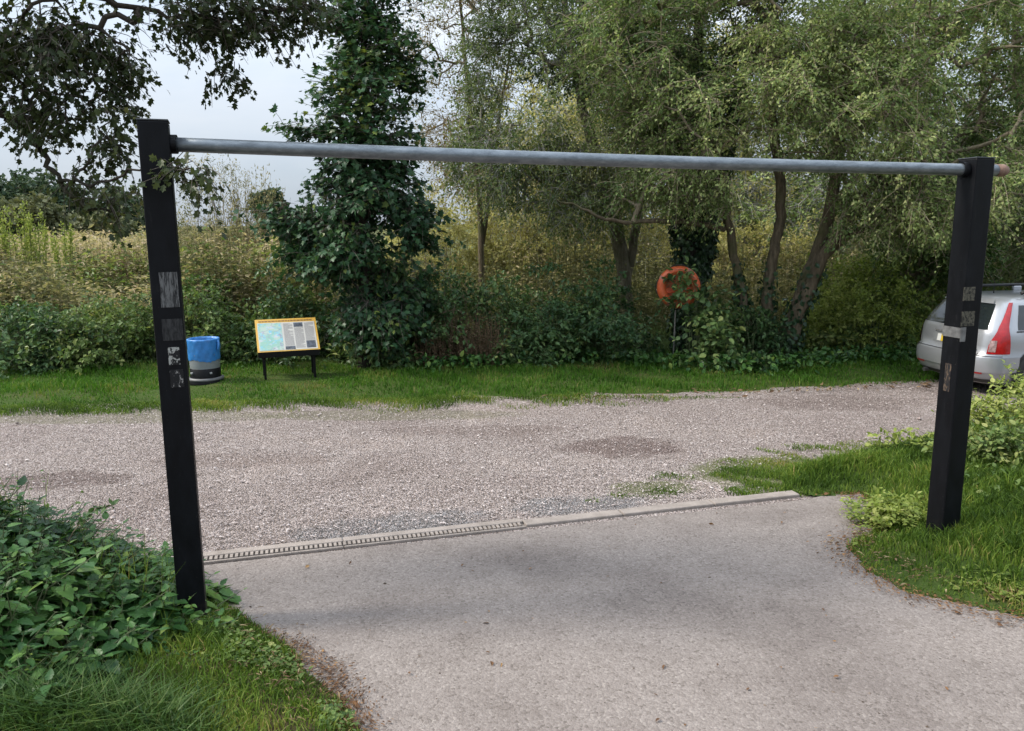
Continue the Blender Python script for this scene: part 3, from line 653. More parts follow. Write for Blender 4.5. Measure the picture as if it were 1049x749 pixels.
torn = scuffed('torn_white', (.30, .30, .28), (.009, .009, .010), .50, .53, (6, 6, 5), 6)
mott = scuffed('mottled_sticker', (.09, .083, .062), (.012, .012, .011), .42, .55, (9, 9, 7), 7)
sticker(pl, 161, 279, 181, 315, LP, white_scr, label='scratched off-white sticker')
sticker(pl, 164, 327, 185, 349, LP, faint, label='faint dark sticker')
sticker(pl, 170, 356, 182, 374, LP, torn, label='torn white paper scrap')
sticker(pl, 172, 379, 186, 397, LP, scuffed('torn_grey', (.26, .25, .24), (.009, .009, .010), .55, .6, (9, 9, 3), 8))
sticker(pr, 984, 294, 997, 308, RP, mott); sticker(pr, 982, 319, 997, 334, RP, mott)
# silver tape wrapped round the near corner
zt0, zt1 = P(975, 346, RP[1])[2], P(975, 333, RP[1])[2]; gg = Geo(); h = zt1 - zt0
gg.box((-PW/2 - .002, 0, (zt0+zt1)/2), (.003, PW * .98, h * .8)); gg.box((-PW/2 + .018, -PW/2 - .002, (zt0+zt1)/2 - .01), (.042, .003, h * 1.1))
gg.build('tape', plain('silver_tape', (.15, .15, .15), .45, .3, .5, 25), pr)
# rusty chips on the lit face
gg = Geo(); zc0, zc1 = P(968, 400, RP[1])[2], P(968, 372, RP[1])[2]
gg.box((-PW/2 - .001, .0, (zc0+zc1)/2), (.0022, .05, zc1 - zc0)); gg.build('worn_patch', scuffed('worn_rust', (.12, .085, .06), (.012, .012, .014), .46, .62, (9, 9, 3), 7), pr)
bl = np.array([PW/2 - .02, 0, zbl]); br = np.array([glen + .20, 0, zbr + (zbr - zbl) * .04]); BR = .0375
mid = (bl + br) / 2; bo = empty
gg = Geo(); tt = np.linspace(0, 1, 25)[:, None]; pts = bl * (1 - tt) + br * tt; pts[:, 2] -= .012 * np.sin(pi * tt[:, 0])
gg.tube(pts, BR, 24); gg.build('crossbar', M['galv'], root, True)
gg = Geo(); gg.tube([bl + [.0, 0, 0], bl + [.055, 0, 0]], BR + .012, 20); gg.build('collar', M['black'], root)
gg = Geo(); dd = nrm(br - bl); gg.tube([np.array([glen - PW/2 - .035, 0, zbr]), np.array([glen - PW/2, 0, zbr])], BR + .012, 20); gg.build('collar', M['black'], root)
gg = Geo(); gg.tube([br - dd * .05, br + dd * .004, br + dd * .03, br + dd * .038], [BR + .001, BR + .003, BR * .8, BR * .3], 20); gg.build('end_cap', M['rust'], root, True)

# ------------------------------------------------------------------ litter bin
q = G(211.5, 393, .05); bn = empty('litter_bin', q, 0); tag(bn, 'grey barrel litter bin on a black base, lined with a bright blue bag', 'litter bin')
br_ = .205; k = 818 / (q[1] * cos(PITCH) + CAMH * sin(PITCH)); hh = 47 / k
rr = 15.0 / k
M['binblack'] = plain('black_plastic', (.008, .008, .009), .5, 0, .4, 12, 0, .15)
gg = Geo(); gg.lathe([(rr*1.13, 0), (rr*1.15, .02), (rr*1.13, hh*.13), (rr*1.02, hh*.16), (rr*.99, hh*.165)], 36, cap=(True, True)); gg.build('base', M['binblack'], bn, True)
gg = Geo(); gg.lathe([(rr*1.165, hh*.11), (rr*1.18, hh*.125), (rr*1.18, hh*.145), (rr*1.03, hh*.165)], 36); gg.build('base_ring', plain('grey_ring', (.10, .10, .10), .5, 0, .3, 9), bn, True)
gg = Geo(); gg.lathe([(rr*.985, hh*.15), (rr*.985, hh*.36), (rr*.97, hh*.365)], 36, cap=(False, True)); gg.build('band', M['binblack'], bn, True)
for a in (R(-125), R(-50), R(60), R(170)):
    gg = Geo(); gg.box((cos(a) * rr * .99, sin(a) * rr * .99, hh*.28), (.05, .03, .025), a); bevel(gg.build('clip', plain('bin_clip', (.3, .3, .3), .4), bn), .004)
gg = Geo(); gg.lathe([(rr*.955, hh*.31), (rr*.985, hh*.5), (rr*1.0, hh*.7), (rr*1.0, hh*.8)], 36); gg.build('barrel', plain('grey_barrel', (.17, .185, .19), .5, 0, .15, 6), bn, True)
rw = np.random.default_rng(3); f1 = rw.uniform(0, 6, 5)
wob = lambda a, i: .0035 * (np.sin(a*9 + f1[0] + i*.8) + np.sin(a*14 + f1[1] - i*1.1) * .8 + np.sin(a*23 + i*1.7) * .5) * min(1, i * .6)
pr_ = [(rr*1.012, hh*.54), (rr*1.025, hh*.60), (rr*1.02, hh*.66), (rr*1.03, hh*.72), (rr*1.025, hh*.79), (rr*1.035, hh*.86), (rr*1.03, hh*.92), (rr*1.05, hh*.965), (rr*1.04, hh*.995), (rr*.95, hh), (rr*.9, hh*.95), (rr*.86, hh*.7)]
wl = lambda a, i: wob(a, i) + (0 if i else 0)
gg = Geo(); gg.lathe(pr_, 60, wl)
V = gg.V[0]; V[:60, 2] += .014 * np.sin(np.linspace(0, 2*pi, 60) * 3 + 1) + rw.normal(0, .006, 60); gg.V[0] = V
gg.build('bag', plain('blue_plastic', (.025, .16, .42), .4, 0, .35, 9, .5), bn, True)
gg = Geo(); gg.lathe([(.01, hh*.72), (rr*.9, hh*.73)], 36); gg.build('bag_floor', plain('blue_plastic_inside', (.02, .1, .28), .5), bn)
gg = Geo(); gg.tube([(rr*1.03, -.03, hh*.97), (rr*1.12, -.06, hh*.9), (rr*1.10, -.08, hh*.78), (rr*1.06, -.08, hh*.72)], [.012, .018, .012, .004], 7); gg.build('bag_knot', plain('blue_plastic_knot', (.03, .17, .44), .4), bn, True)

# ------------------------------------------------------------------ information board
q = G(297, 388, .04); k = 818 / (q[1] * cos(PITCH) + CAMH * sin(PITCH))
yaw = R(20); ib = empty('information_board', q, yaw); tag(ib, 'lectern information board with yellow border, map and text panels on black legs', 'information board')
bw = 58 / k / cos(yaw) * .98; ztop = 60 / k; zbot = 30 / k; tilt = R(42)
sl = (ztop - zbot) / sin(tilt) * .97
fr = empty
def onp(u, v, w=0.0):  # panel coords: u across, v up the slope, w off the face
    c = np.array([0, -.20, zbot + .01]); e_v = np.array([0, cos(tilt), sin(tilt)]); e_n = np.array([0, -sin(tilt), cos(tilt)])
    return c + np.array([u, 0, 0]) + e_v * v + e_n * w
def plate(name, u0, v0, u1, v1, w0, w1, mat, par, geo=None):
    gg = geo or Geo(); V = [onp(u, v, w) for w in (w0, w1) for (u, v) in ((u0, v0), (u1, v0), (u1, v1), (u0, v1))]
    gg.add(V, [[0,3,2,1],[4,5,6,7],[0,1,5,4],[1,2,6,5],[2,3,7,6],[3,0,4,7]])
    return gg.build(name, mat, par) if geo is None else gg
M['board_black'] = plain('board_black', (.006, .006, .006), .55, spec=.12)
pan = plate('panel', -bw/2, 0, bw/2, sl, -.03, 0, plain('panel_yellow', (.54, .32, .055), .45, 0, .08, 5), ib)
plate('panel_sheet', -bw/2+.028, .022, bw/2-.028, sl-.075, .001, .003, plain('panel_cream', (.46, .445, .41), .4, 0, .06, 4), pan)
def map_material():
    m, nt, b, out = new_mat('printed_map'); p = N(nt, 'ShaderNodeTexCoord').outputs['Object']
    n1 = noise_n(nt, p, 6, 5, .6); n2 = noise_n(nt, p, 9, 3, .5, .5); n3 = noise_n(nt, p, 15, 2, .5)
    c = mixc(nt, (.36, .45, .38), (.22, .40, .33), smooth(nt, n1, .42, .6))
    c = mixc(nt, c, (.44, .44, .48), smooth(nt, n3, .56, .68))
    c = mixc(nt, c, (.18, .42, .52), smooth(nt, math_(nt, 'ABSOLUTE', math_(nt, 'SUBTRACT', n2, .5)), .028, .008))
    n4 = noise_n(nt, p, 5, 2, .5); c = mixc(nt, c, (.25, .26, .32), smooth(nt, math_(nt, 'ABSOLUTE', math_(nt, 'SUBTRACT', n4, .47)), .016, .004))
    nt.links.new(c, b.inputs['Base Color']); b.inputs['Roughness'].default_value = .35; return m
mu = -bw/2 + bw * .42
plate('map', -bw/2+.035, .03, mu, sl-.082, .003, .0045, map_material(), pan)
M['ink'] = plain('grey_ink', (.20, .19, .19), .5)
cw = (bw/2 - .035 - mu - .02) / 3
for c in range(3):
    gg = Geo(); u0 = mu + .02 + c * cw
    v = sl - .10
    while v > .05:
        ok = not ((c == 1 and v > sl - .18) or (c == 0 and v < .10) or (c == 2 and v < .19))
        if ok: plate('', u0 + .006, v - .0055, u0 + cw - .012 - (rng.uniform(0, .5) if rng.uniform() < .2 else .01) * cw, v, .003, .004, None, None, gg)
        v -= .0125
    gg.build('text_column', M['ink'], pan)
phm = plain('printed_photo', (.07, .08, .10), .4, 0, .9, 22)
for (c, v0, v1, w) in ((1, sl - .175, sl - .09, .9), (2, .045, .18, .9), (0, .03, .09, .95)):
    u0 = mu + .02 + c * cw; plate('photo', u0 + .004, v0, u0 + cw * w, v1, .003, .0045, phm, pan)
gg = Geo(); u = -bw/2 + .05
while u < bw/2 - .07:
    wd = rng.uniform(.018, .05); plate('', u, sl - .055, min(u + wd, bw/2 - .05), sl - .03, .001, .002, None, None, gg); u += wd + .008
gg.build('heading', plain('brown_ink', (.24, .12, .03), .5), pan)
gg = Geo(); gg.box((0, -.185, zbot - .03), (bw * .99, .03, .085)); gg.build('fascia', M['board_black'], ib)
gg = Geo(); gg.box((0, .02, zbot + .0), (bw * .9, .4, .03)); gg.build('shelf_frame', M['board_black'], ib)
for sx in (-1, 1):
    for y in (-.15, .15):
        zt = zbot + .02 if y < 0 else zbot + .20
        gg = Geo(); gg.box((sx * bw * .40, y, zt/2 - .05), (.034, .034, zt + .1)); bevel(gg.build('leg', M['board_black'], ib), .003)

# ------------------------------------------------------------------ lifebuoy on its pole
q = G(689, 376); lb = empty('lifebuoy_stand', q, R(-8)); tag(lb, 'thin pale pole with a round red back board half hidden by leaves', 'lifebuoy stand')
k = 818 / (q[1] * cos(PITCH) + CAMH * sin(PITCH)); zc = (376 - 294) / k; lr = 21 / k
gg = Geo(); gg.tube([(0, 0, -.1), (.015, .01, zc * .5), (.03, .0, zc + .1)], .011, 8); gg.build('pole', plain('pale_pole', (.22, .21, .19), .6, 0, .3, 10), lb, True)
cx = .05
M['orange'] = plain('faded_orange', (.56, .085, .022), .5, 0, .3, 9)
M['orange2'] = plain('bright_orange', (.58, .11, .035), .4, 0, .25, 9)
gg = Geo(); a = np.linspace(0, 2*pi, 40, endpoint=False)
V = [(cx + lr * .97 * cos(t), y, zc + lr * .97 * sin(t)) for y in (-.07, -.03) for t in a]
gg.polys(V, [list(range(40)), list(range(79, 39, -1))] + [[i, (i+1) % 40, 40 + (i+1) % 40, 40 + i] for i in range(40)]); gg.build('back_board', plain('red_board', (.58, .16, .075), .6, 0, .3, 8), lb)
gg = Geo(); gg.box((cx, -.085, zc - lr * .15), (lr * 1.9, .05, .09)); bevel(gg.build('bracket', M['orange'], lb), .01)
lo = empty('lifebuoy', q + np.array([0, 0, 0]), R(-8)); tag(lo, 'orange lifebuoy ring with black grab line hanging among the leaves', 'lifebuoy')
a = np.linspace(0, 2*pi, 49); gg = Geo(); gg.tube([(cx + lr * .80 * cos(t), -.09, zc + lr * .80 * sin(t)) for t in a], lr * .22, 14, False); gg.build("ring", M['orange2'], lo, True)
for t in (R(60), R(150), R(240), R(330)):
    gg = Geo(); gg.tube([(cx + lr * .80 * cos(t + e), -.09, zc + lr * .80 * sin(t + e)) for e in (-.09, -.03, .03, .09)], lr * .228, 14, False); gg.build('band', plain('faded_band', (.40, .16, .12), .6), lo, True)
gg = Geo(); gg.tube([(cx + lr * (1.02 + .05 * cos(4*t)) * cos(t), -.10, zc + lr * (1.02 + .05 * cos(4*t)) * sin(t)) for t in a], .009, 6, False); gg.build('grab_line', plain('dark_rope', (.03, .025, .02), .8), lo)

# short wooden bollard
q = G(905, 371); k = 818 / (q[1] * cos(PITCH) + CAMH * sin(PITCH)); gg = Geo(); h = 21 / k; w = 9 / k
gg.tube([(0, 0, -.1), (0, 0, h * .5), (0, 0, h - .012), (0, 0, h)], [w * .52, w * .5, w * .49, w * .44], 14, wob=.05)
o = gg.build('bollard', bark('old_timber', (.03, .022, .015), (.075, .055, .035), .2)); o.location = tuple(q); tag(o, 'short dark round timber bollard in the grass behind the car', 'bollard')

# ------------------------------------------------------------------ parked estate car
SCL = .86
_zc = np.array([.18, .26, .34, .42, .54, .60, .63, .75, .90, .96, 1.02, 1.14, 1.26, 1.36, 1.415, 1.445, 1.46])
_w = np.array([.79, .85, .875, .885, .885, .885, .875, .88, .87, .855, .825, .775, .72, .665, .62, .54, .38])
_xr = np.array([.13, .05, .015, .0, .0, .015, .05, .065, .085, .10, .125, .195, .275, .345, .40, .47, .66])
_xf = np.array([4.25, 4.38, 4.46, 4.5, 4.48, 4.47, 4.46, 4.40, 4.15, 3.42, 3.30, 3.02, 2.74, 2.50, 2.36, 2.25, 2.0])
_cr = np.array([.26, .27, .28, .29, .29, .28, .26, .25, .24, .23, .22, .21, .20, .19, .2, .22, .22])
def dims(z): return [np.interp(z, _zc, q) for q in (_w, _xr, _xf, _cr)]
def outline(z, s, side=-1, off=0.0):       # s = distance from rear centre round the corner and forward along the flank
    w, xr, xf, r = dims(z); st = w - r; al = r * pi / 2
    if s < st: x, y, nx, ny = xr, s, -1, 0
    elif s < st + al: a = (s - st) / r; x, y, nx, ny = xr + r - r * cos(a), st + r * sin(a), -cos(a), sin(a)
    else: x, y, nx, ny = xr + r + (s - st - al), w, 0, 1
    x += .05 * (min(y, w) / w) ** 2 - .05
    return np.array([x + nx * off, side * (y + ny * off), z])
fwd_bear = R(80.4); crz = pi/2 - fwd_bear
car = empty('parked_car', (6.07, 11.0, 0), crz); car.scale = (SCL, SCL, SCL * 1.04)
tag(car, 'silver estate car with tall red rear lamps parked at the end of the gravel', 'car')
M['silver'] = plain('silver_paint', (.36, .37, .39), .32, .55, .04, 3, coat=.6)
M['glass'] = plain('dark_glass', (.012, .016, .018), .06, 0, spec=.8)
M['trim'] = plain('black_trim', (.012, .012, .013), .5)
gg = Geo(); NR, NF = 14, 10; loops = []
for z in _zc:
    w, xr, xf, r = dims(z); L = []
    S = list(np.linspace(0, w - r, 6)) + list(w - r + r * pi/2 * np.linspace(.12, 1, 8))
    half = [outline(z, s) for s in S]
    xs = np.linspace(half[-1][0], xf - .35, 12)[1:]; half += [np.array([x, -w, z]) for x in xs]
    half += [np.array([xf - .35 + .35 * sin(a), -(w - .3) - .3 * cos(a), z]) for a in np.linspace(.25, pi/2, 6)] + [np.array([xf + .02, 0, z])]
    half = np.array(half); other = half[1:-1][::-1] * np.array([1, -1, 1]); loops.append(np.concatenate([half, other]))
n = len(loops[0]); V = np.concatenate(loops)
gg.add(V, [[i*n+j, i*n+(j+1) % n, (i+1)*n+(j+1) % n, (i+1)*n+j] for i in range(len(loops)-1) for j in range(n)])
gg.F.append(np.array([list(range((len(loops)-1)*n, len(loops)*n))])); gg.LV.append(np.full(1, .5))
V2 = loops[-1].mean(0)
body = gg.build('body', M['silver'], car, True)
def patch(name, rows, mat, off=.006, side=-1, ns=10, par=car, both=False):
    """skin panel that follows the body: rows of (z, s_start, s_end); negative s crosses the centre line"""
    gg = Geo()
    for sd in ((-1, 1) if both else (side,)):
        V = []
        for (z, s0, s1) in rows:
            for s in np.linspace(s0, s1, ns): V.append(outline(z, s, sd, off) if s >= 0 else outline(z, -s, -sd, off))
        F_ = [[i*ns+j, i*ns+j+1, (i+1)*ns+j+1, (i+1)*ns+j] for i in range(len(rows)-1) for j in range(ns-1)]
        gg.add(np.array(V), F_)
    return gg.build(name, mat, par, True)
def wz(z): w, xr, xf, r = dims(z); return w - r, r * pi/2
rows = [(z, -(wz(z)[0] + .25 * wz(z)[1]), wz(z)[0] + .25 * wz(z)[1]) for z in np.linspace(.985, 1.35, 10)]
patch('rear_window', rows, M['glass'], .008, ns=22)
patch('rear_spoiler', [(z, -(wz(z)[0] + .2 * wz(z)[1]), wz(z)[0] + .2 * wz(z)[1]) for z in (1.355, 1.385, 1.41)], M['silver'], .03, ns=18)
M['redlamp'] = plain('red_lens', (.33, .005, .008), .2, 0, .35, 14, coat=.4); M['clearlamp'] = plain('clear_lens', (.30, .20, .19), .25, 0, .7, 22, coat=.4)
def lamp_rows(z0, z1, n=12):
    out = []
    for z in np.linspace(z0, z1, n):
        st, al = wz(z); t = (z - .64) / (1.37 - .64)
        lo = np.interp(t, [0, .22, .45, .7, 1], [.36, .38, .58, .70, .76]); hi = np.interp(t, [0, .25, .5, 1], [1.16, 1.12, 1.04, .94])
        out.append((z, st + al * lo, st + al * hi))
    return out
for sd in (-1, 1):
    tl = patch('tail_light', lamp_rows(.64, 1.375), M['redlamp'], .012, sd)
    patch('clear_lens', [(z, wz(z)[0] + wz(z)[1] * .40, wz(z)[0] + wz(z)[1] * .62) for z in np.linspace(.67, .84, 5)], M['clearlamp'], .016, sd, par=tl)
for sd in (-1, 1):
    for (s0, s1, t0, t1) in ((.18, .85, .10, .85), (.93, 1.72, .93, 1.72), (1.80, 2.55, 1.80, 2.35)):
        patch('side_window', [(z, sum(wz(z)) + s0 + (t0 - s0) * u - (.0), sum(wz(z)) + s1 + (t1 - s1) * u) for z, u in zip(np.linspace(.985, 1.335, 6), np.linspace(0, 1, 6))], M['glass'], .005, sd)
    patch('window_trim', [(z, sum(wz(z)) + .15, sum(wz(z)) + 2.6) for z in (.955, .975)], M['trim'], .008, sd, ns=20)
    patch('sill_moulding', [(z, sum(wz(z)) + .75, sum(wz(z)) + 2.6) for z in (.40, .46)], M['silver'], .015, sd, ns=16)
    for s_ in (.9, 1.76): patch('door_gap', [(z, sum(wz(z)) + s_ , sum(wz(z)) + s_ + .008) for z in np.linspace(.3, .95, 6)], M['trim'], .004, sd, ns=2)
    patch('bumper_reflector', [(z, wz(z)[0] - .12, wz(z)[0] + .16) for z in (.335, .375)], plain('red_reflector', (.30, .012, .012), .3), .012, sd)
    patch('tailgate_gap', [(z, wz(z)[0] + .02, wz(z)[0] + .03) for z in np.linspace(.61, .64, 3)], M['trim'], .006, sd, ns=2)
patch('bumper_gap', [(z, -(wz(z)[0] + wz(z)[1] * .9), wz(z)[0] + wz(z)[1] * .9) for z in (.602, .612)], M['trim'], .008, ns=30)
patch('bumper', [(z, -(sum(wz(z)) + .25), sum(wz(z)) + .25) for z in (.36, .42, .48, .54, .585)], M['silver'], .018, ns=40)
patch('lower_valance', [(z, -(wz(z)[0] + wz(z)[1] * .7), wz(z)[0] + wz(z)[1] * .7) for z in (.19, .25)], M['trim'], .008, ns=26)
patch('number_plate_recess', [(z, -.36, .36) for z in (.69, .84)], plain('recess_silver', (.30, .31, .32), .4, .4), .004, ns=12)
pp = patch('number_plate', [(z, -.26, .26) for z in (.71, .82)], plain('plate_yellow', (.62, .43, .03), .4), .012, ns=10)
patch('painted_glare', [(z, .17, .26) for z in (.71, .82)], plain('glare_white', (.62, .62, .6), .4), .015, 1, ns=4, par=pp)  # brightly lit end of the plate, painted on as a white band
patch('boot_handle', [(z, -.34, .34) for z in (.855, .885)], plain('chrome', (.6, .6, .62), .2, .8), .022, ns=14)
gg = Geo(); gg.box((outline(.66, .62)[0] - .006, -.56, .68), (.004, .11, .022)); gg.build('badge', plain('badge_chrome', (.25, .25, .26), .3, .6), car)
gg = Geo(); wx = outline(.99, 0)[0]; gg.tube([(wx - .02, .05, 1.0), (wx + .005, -.35, 1.02)], [.012, .006], 6); gg.build('rear_wiper', M['trim'], car)
gg = Geo(); gg.lathe([(.012, 0), (.006, .05), (.003, .2)], 6, c=(.75, 0, 1.455)); gg.build('aerial', M['trim'], car)
for sd in (-1, 1):
    for x in (.82, 3.5):
        t_ = np.linspace(-.2, pi + .2, 20)
        gg = Geo(); V = [(x + .37 * cos(a), sd * .893, .32 + .37 * sin(a)) for a in t_]; gg.polys(V, [list(range(20)) if sd < 0 else list(range(20))[::-1]]); gg.build('wheel_arch', M['trim'], car)
        wl_ = Geo(); wl_.lathe([(.20, -.1), (.31, -.1), (.325, -.06), (.325, .06), (.31, .1), (.20, .1)], 28)
        wo = wl_.build('wheel', plain('tyre_rubber', (.014, .014, .014), .8), car, True); wo.location = (x, sd * .81, .32); wo.rotation_euler = (pi/2, 0, 0)
        rim = Geo(); rim.lathe([(.205, .075), (.19, .085), (.05, .06), (.045, .085)], 28, cap=(False, True))
        for a in range(5):
            an = a * 2*pi/5; rim.box((cos(an) * .12, sin(an) * .12, .083), (.16, .05, .02), an)
        V = rim.V; 
        ro = rim.build('rim', plain('alloy', (.4, .4, .42), .35, .7), wo); ro.scale = (1, 1, 1 if sd < 0 else -1)
    rl = Geo(); rl.tube([(.72, sd * .60, 1.50), (.80, sd * .60, 1.53), (1.6, sd * .60, 1.535), (2.5, sd * .59, 1.52), (2.6, sd * .59, 1.49)], .024, 8); rail = rl.build('roof_rail', M['trim'], car, True)
    for x in (.86, 1.7, 2.45):
        ft = Geo(); ft.box((x, sd * .595, 1.475), (.16, .06, .08)); bevel(ft.build('rail_foot', M['silver'], rail), .02, 3)
    mi = Geo(); mi.lathe([(.01, -.1), (.07, -.07), (.085, 0), (.07, .07), (.01, .1)], 14); mo = mi.build('wing_mirror', M['silver'], car, True); mo.location = (3.0, sd * .98, 1.03); mo.rotation_euler = (pi/2, 0, 0)
ex = Geo(); ex.tube([(-.01, .5, .2), (.2, .5, .22)], .035, 10); ex.build('exhaust', plain('steel_pipe', (.2, .2, .2), .4, .8), car)
un = Geo(); un.box((2.2, 0, .2), (3.9, 1.5, .12)); un.build('underside', M['trim'], car)

# ------------------------------------------------------------------ planting
def S(px, py, Y, r):
    p = P(px, py, Y); return (p[0], p[1], max(p[2], -.1), r)
def B(px, py, Y, rx, rz, ry, n):           # crown lobe: half-size in photo points, turned into metres at its own distance
    return (P(px, py, Y), (rx * Y / F, ry, rz * Y / F), n)

SYC = dict(L=.088, W=.95, tpl=MAPLE, twigs=5, per=6, tl=.40, zs=.35, lift=.05, droop=.2, ldroop=.45, uprand=.35, lv=.36, jit=.03, tr=.005)
tree('sycamore_tree', 'dark narrow sycamore with broad lobed leaves standing beside the information board', 'tree',
     [[S(372, 384, 12.4, .10), S(374, 300, 12.4, .085), S(372, 200, 12.4, .07), S(376, 90, 12.4, .055), S(372, -40, 12.4, .04), S(372, -120, 12.4, .02)]],
     [B(376, 25, 12.4, 44, 60, .7, 100), B(378, 112, 12.4, 44, 52, .8, 115), B(376, 160, 12.4, 44, 32, .7, 70), B(378, 195, 12.5, 52, 38, .9, 90), B(366, 250, 12.6, 58, 36, .8, 125), B(388, -80, 12.4, 55, 70, .9, 110), B(302, 222, 12.5, 30, 16, .5, 42), B(320, 135, 12.4, 26, 6, .4, 16), B(420, 225, 12.5, 24, 26, .6, 36), B(404, 300, 12.8, 38, 36, .6, 70), B(322, 255, 12.9, 30, 22, .5, 38), B(382, 318, 12.3, 40, 32, .5, 100), B(366, 255, 12.1, 36, 30, .35, 60), B(420, 90, 12.6, 18, 30, .4, 18)],
     SYC, M['sycamore'], M['barkdark'], seed=3, gap=-.22, gs=2.0, r0=.005, start=.12)

WIL = dict(L=.060, W=.56, twigs=6, per=16, tl=.44, zs=.7, lift=.0, droop=.35, ldroop=.3, uprand=.7, lv=.45, jit=.035, tr=.0045)
Yw = 12.7
tree('sallow_tree', 'large spreading sallow with several leaning trunks rising behind the grass', 'tree',
     [[S(798, 380, Yw, .17), S(806, 345, Yw, .135), S(822, 300, Yw, .115), S(842, 250, Yw, .10), S(856, 190, Yw, .085), S(862, 110, Yw + .2, .09), S(880, 20, Yw + .3, .06), S(890, -60, Yw + .3, .03)],
      [S(800, 378, Yw, .13), S(815, 330, Yw - .1, .11), S(842, 262, Yw - .2, .09), S(870, 222, Yw - .3, .075), S(900, 185, Yw - .4, .06), S(930, 120, Yw - .6, .04)],
      [S(788, 380, Yw + .1, .12), S(784, 320, Yw + .1, .095), S(789, 270, Yw + .1, .085), S(802, 225, Yw + .2, .075), S(796, 150, Yw + .4, .08), S(780, 50, Yw + .5, .05)],
      [S(778, 380, Yw + .2, .10), S(764, 320, Yw + .2, .08), S(753, 270, Yw + .2, .07), S(745, 220, Yw + .2, .065), S(735, 150, Yw + .4, .07), S(690, 90, Yw + .5, .05), S(660, 20, Yw + .5, .03)],
      [S(845, 262, Yw - .1, .07), S(872, 238, Yw - .2, .055), S(905, 232, Yw - .4, .04), S(950, 225, Yw - .6, .02)],
      [S(742, 235, Yw, .045), S(690, 224, Yw - .3, .04), S(640, 230, Yw - .5, .03), S(602, 216, Yw - .6, .02), S(570, 204, Yw - .6, .008)]],
     [B(860, 90, 12.4, 120, 75, 1.9, 210), B(960, 150, 12.0, 110, 80, 1.8, 190), B(730, 100, 12.7, 100, 70, 1.6, 170), B(820, -60, 12.8, 230, 110, 2.4, 260), B(800, 40, 13.3, 120, 60, 1.2, 150), B(640, 60, 12.9, 90, 80, 1.5, 150), B(690, 190, 12.3, 70, 30, .9, 65), B(925, 215, 11.9, 75, 30, .9, 80), B(1000, 60, 12.2, 90, 90, 1.6, 130)],
     WIL, M['willow'], M['bark'], seed=5, gap=-.02, gs=1.5, r0=.0058, start=.45, ivy=dict(n=420, h=1.7, puff=.05))
tree('sallow_tree', 'tall dense willow with grey green drooping leaves left of the ivy covered trunk', 'tree',
     [[S(642, 360, 15.0, .17), S(640, 280, 15.0, .14), S(628, 210, 15.0, .12), S(600, 130, 15.1, .09), S(580, 20, 15.2, .06), S(570, -80, 15.2, .03)],
      [S(640, 290, 15.0, .09), S(655, 220, 15.2, .08), S(662, 140, 15.3, .06), S(668, 30, 15.4, .04)],
      [S(632, 225, 15.0, .08), S(600, 216, 14.6, .06), S(560, 190, 14.3, .05), S(520, 160, 14.1, .03)]],
     [B(560, 70, 14.8, 85, 85, 1.7, 200), B(530, 150, 14.4, 75, 55, 1.3, 130), B(600, 190, 14.3, 80, 42, 1.2, 110), B(570, -50, 15, 120, 90, 2, 170), B(650, 100, 15.4, 70, 90, 1.4, 120)],
     dict(WIL, L=.06, lv=.42), M['willow2'], M['barkpale'], seed=6, gap=-.02, gs=1.1, r0=.006, start=.35)
tree('ivy_clad_tree', 'upright trunk wrapped in dark ivy directly behind the lifebuoy', 'tree',
     [[S(706, 372, 13.6, .16), S(706, 300, 13.6, .15), S(704, 220, 13.6, .13), S(708, 140, 13.7, .11), S(716, 40, 13.8, .08), S(720, -60, 13.8, .04)],
      [S(716, 280, 13.6, .07), S(728, 210, 13.7, .06), S(748, 130, 13.8, .05), S(770, 40, 13.9, .03)]],
     [B(715, 40, 13.9, 80, 70, 1.2, 100), B(730, -60, 14, 90, 60, 1.3, 80), B(700, 130, 13.8, 55, 30, .8, 45)],
     dict(WIL, L=.07, W=.6, lv=.3), M['willow2'], M['barkdark'], seed=7, gap=-.1, ivy=dict(n=4600, h=5.0, puff=.13), start=.6)
tree('sallow_tree', 'dense willow filling the sky beyond the car roof', 'tree',
     [[S(1075, 350, 15.5, .16), S(1070, 250, 15.5, .13), S(1050, 150, 15.4, .1), S(1040, 40, 15.3, .06), S(1035, -60, 15.3, .03)]],
     [B(1040, 90, 15.0, 110, 90, 2.0, 190), B(1010, 200, 14.6, 90, 45, 1.4, 120), B(1060, 255, 14.8, 80, 35, 1.3, 80), B(1060, -50, 15.3, 140, 80, 2.2, 140), B(930, 40, 15.4, 100, 90, 1.6, 120)],
     dict(WIL, L=.07, W=.6, lv=.36), M['willow2'], M['bark'], seed=8, gap=-.15, gs=1.1, r0=.006, start=.4)
tree('young_tree', 'small young tree with one slim leaning trunk beyond the bollard', 'tree',
     [[S(925, 372, 14.2, .055), S(930, 330, 14.2, .05), S(938, 290, 14.2, .04), S(946, 255, 14.2, .03), S(948, 215, 14.2, .015)]],
     [B(950, 255, 14.1, 62, 30, .9, 80), B(920, 285, 14.1, 40, 20, .6, 30), B(955, 222, 14.1, 45, 25, .7, 45)],
     dict(WIL, L=.075, W=.65, lv=.35), M['bushgreen'], M['bark'], seed=9, gap=-.3, start=.5)
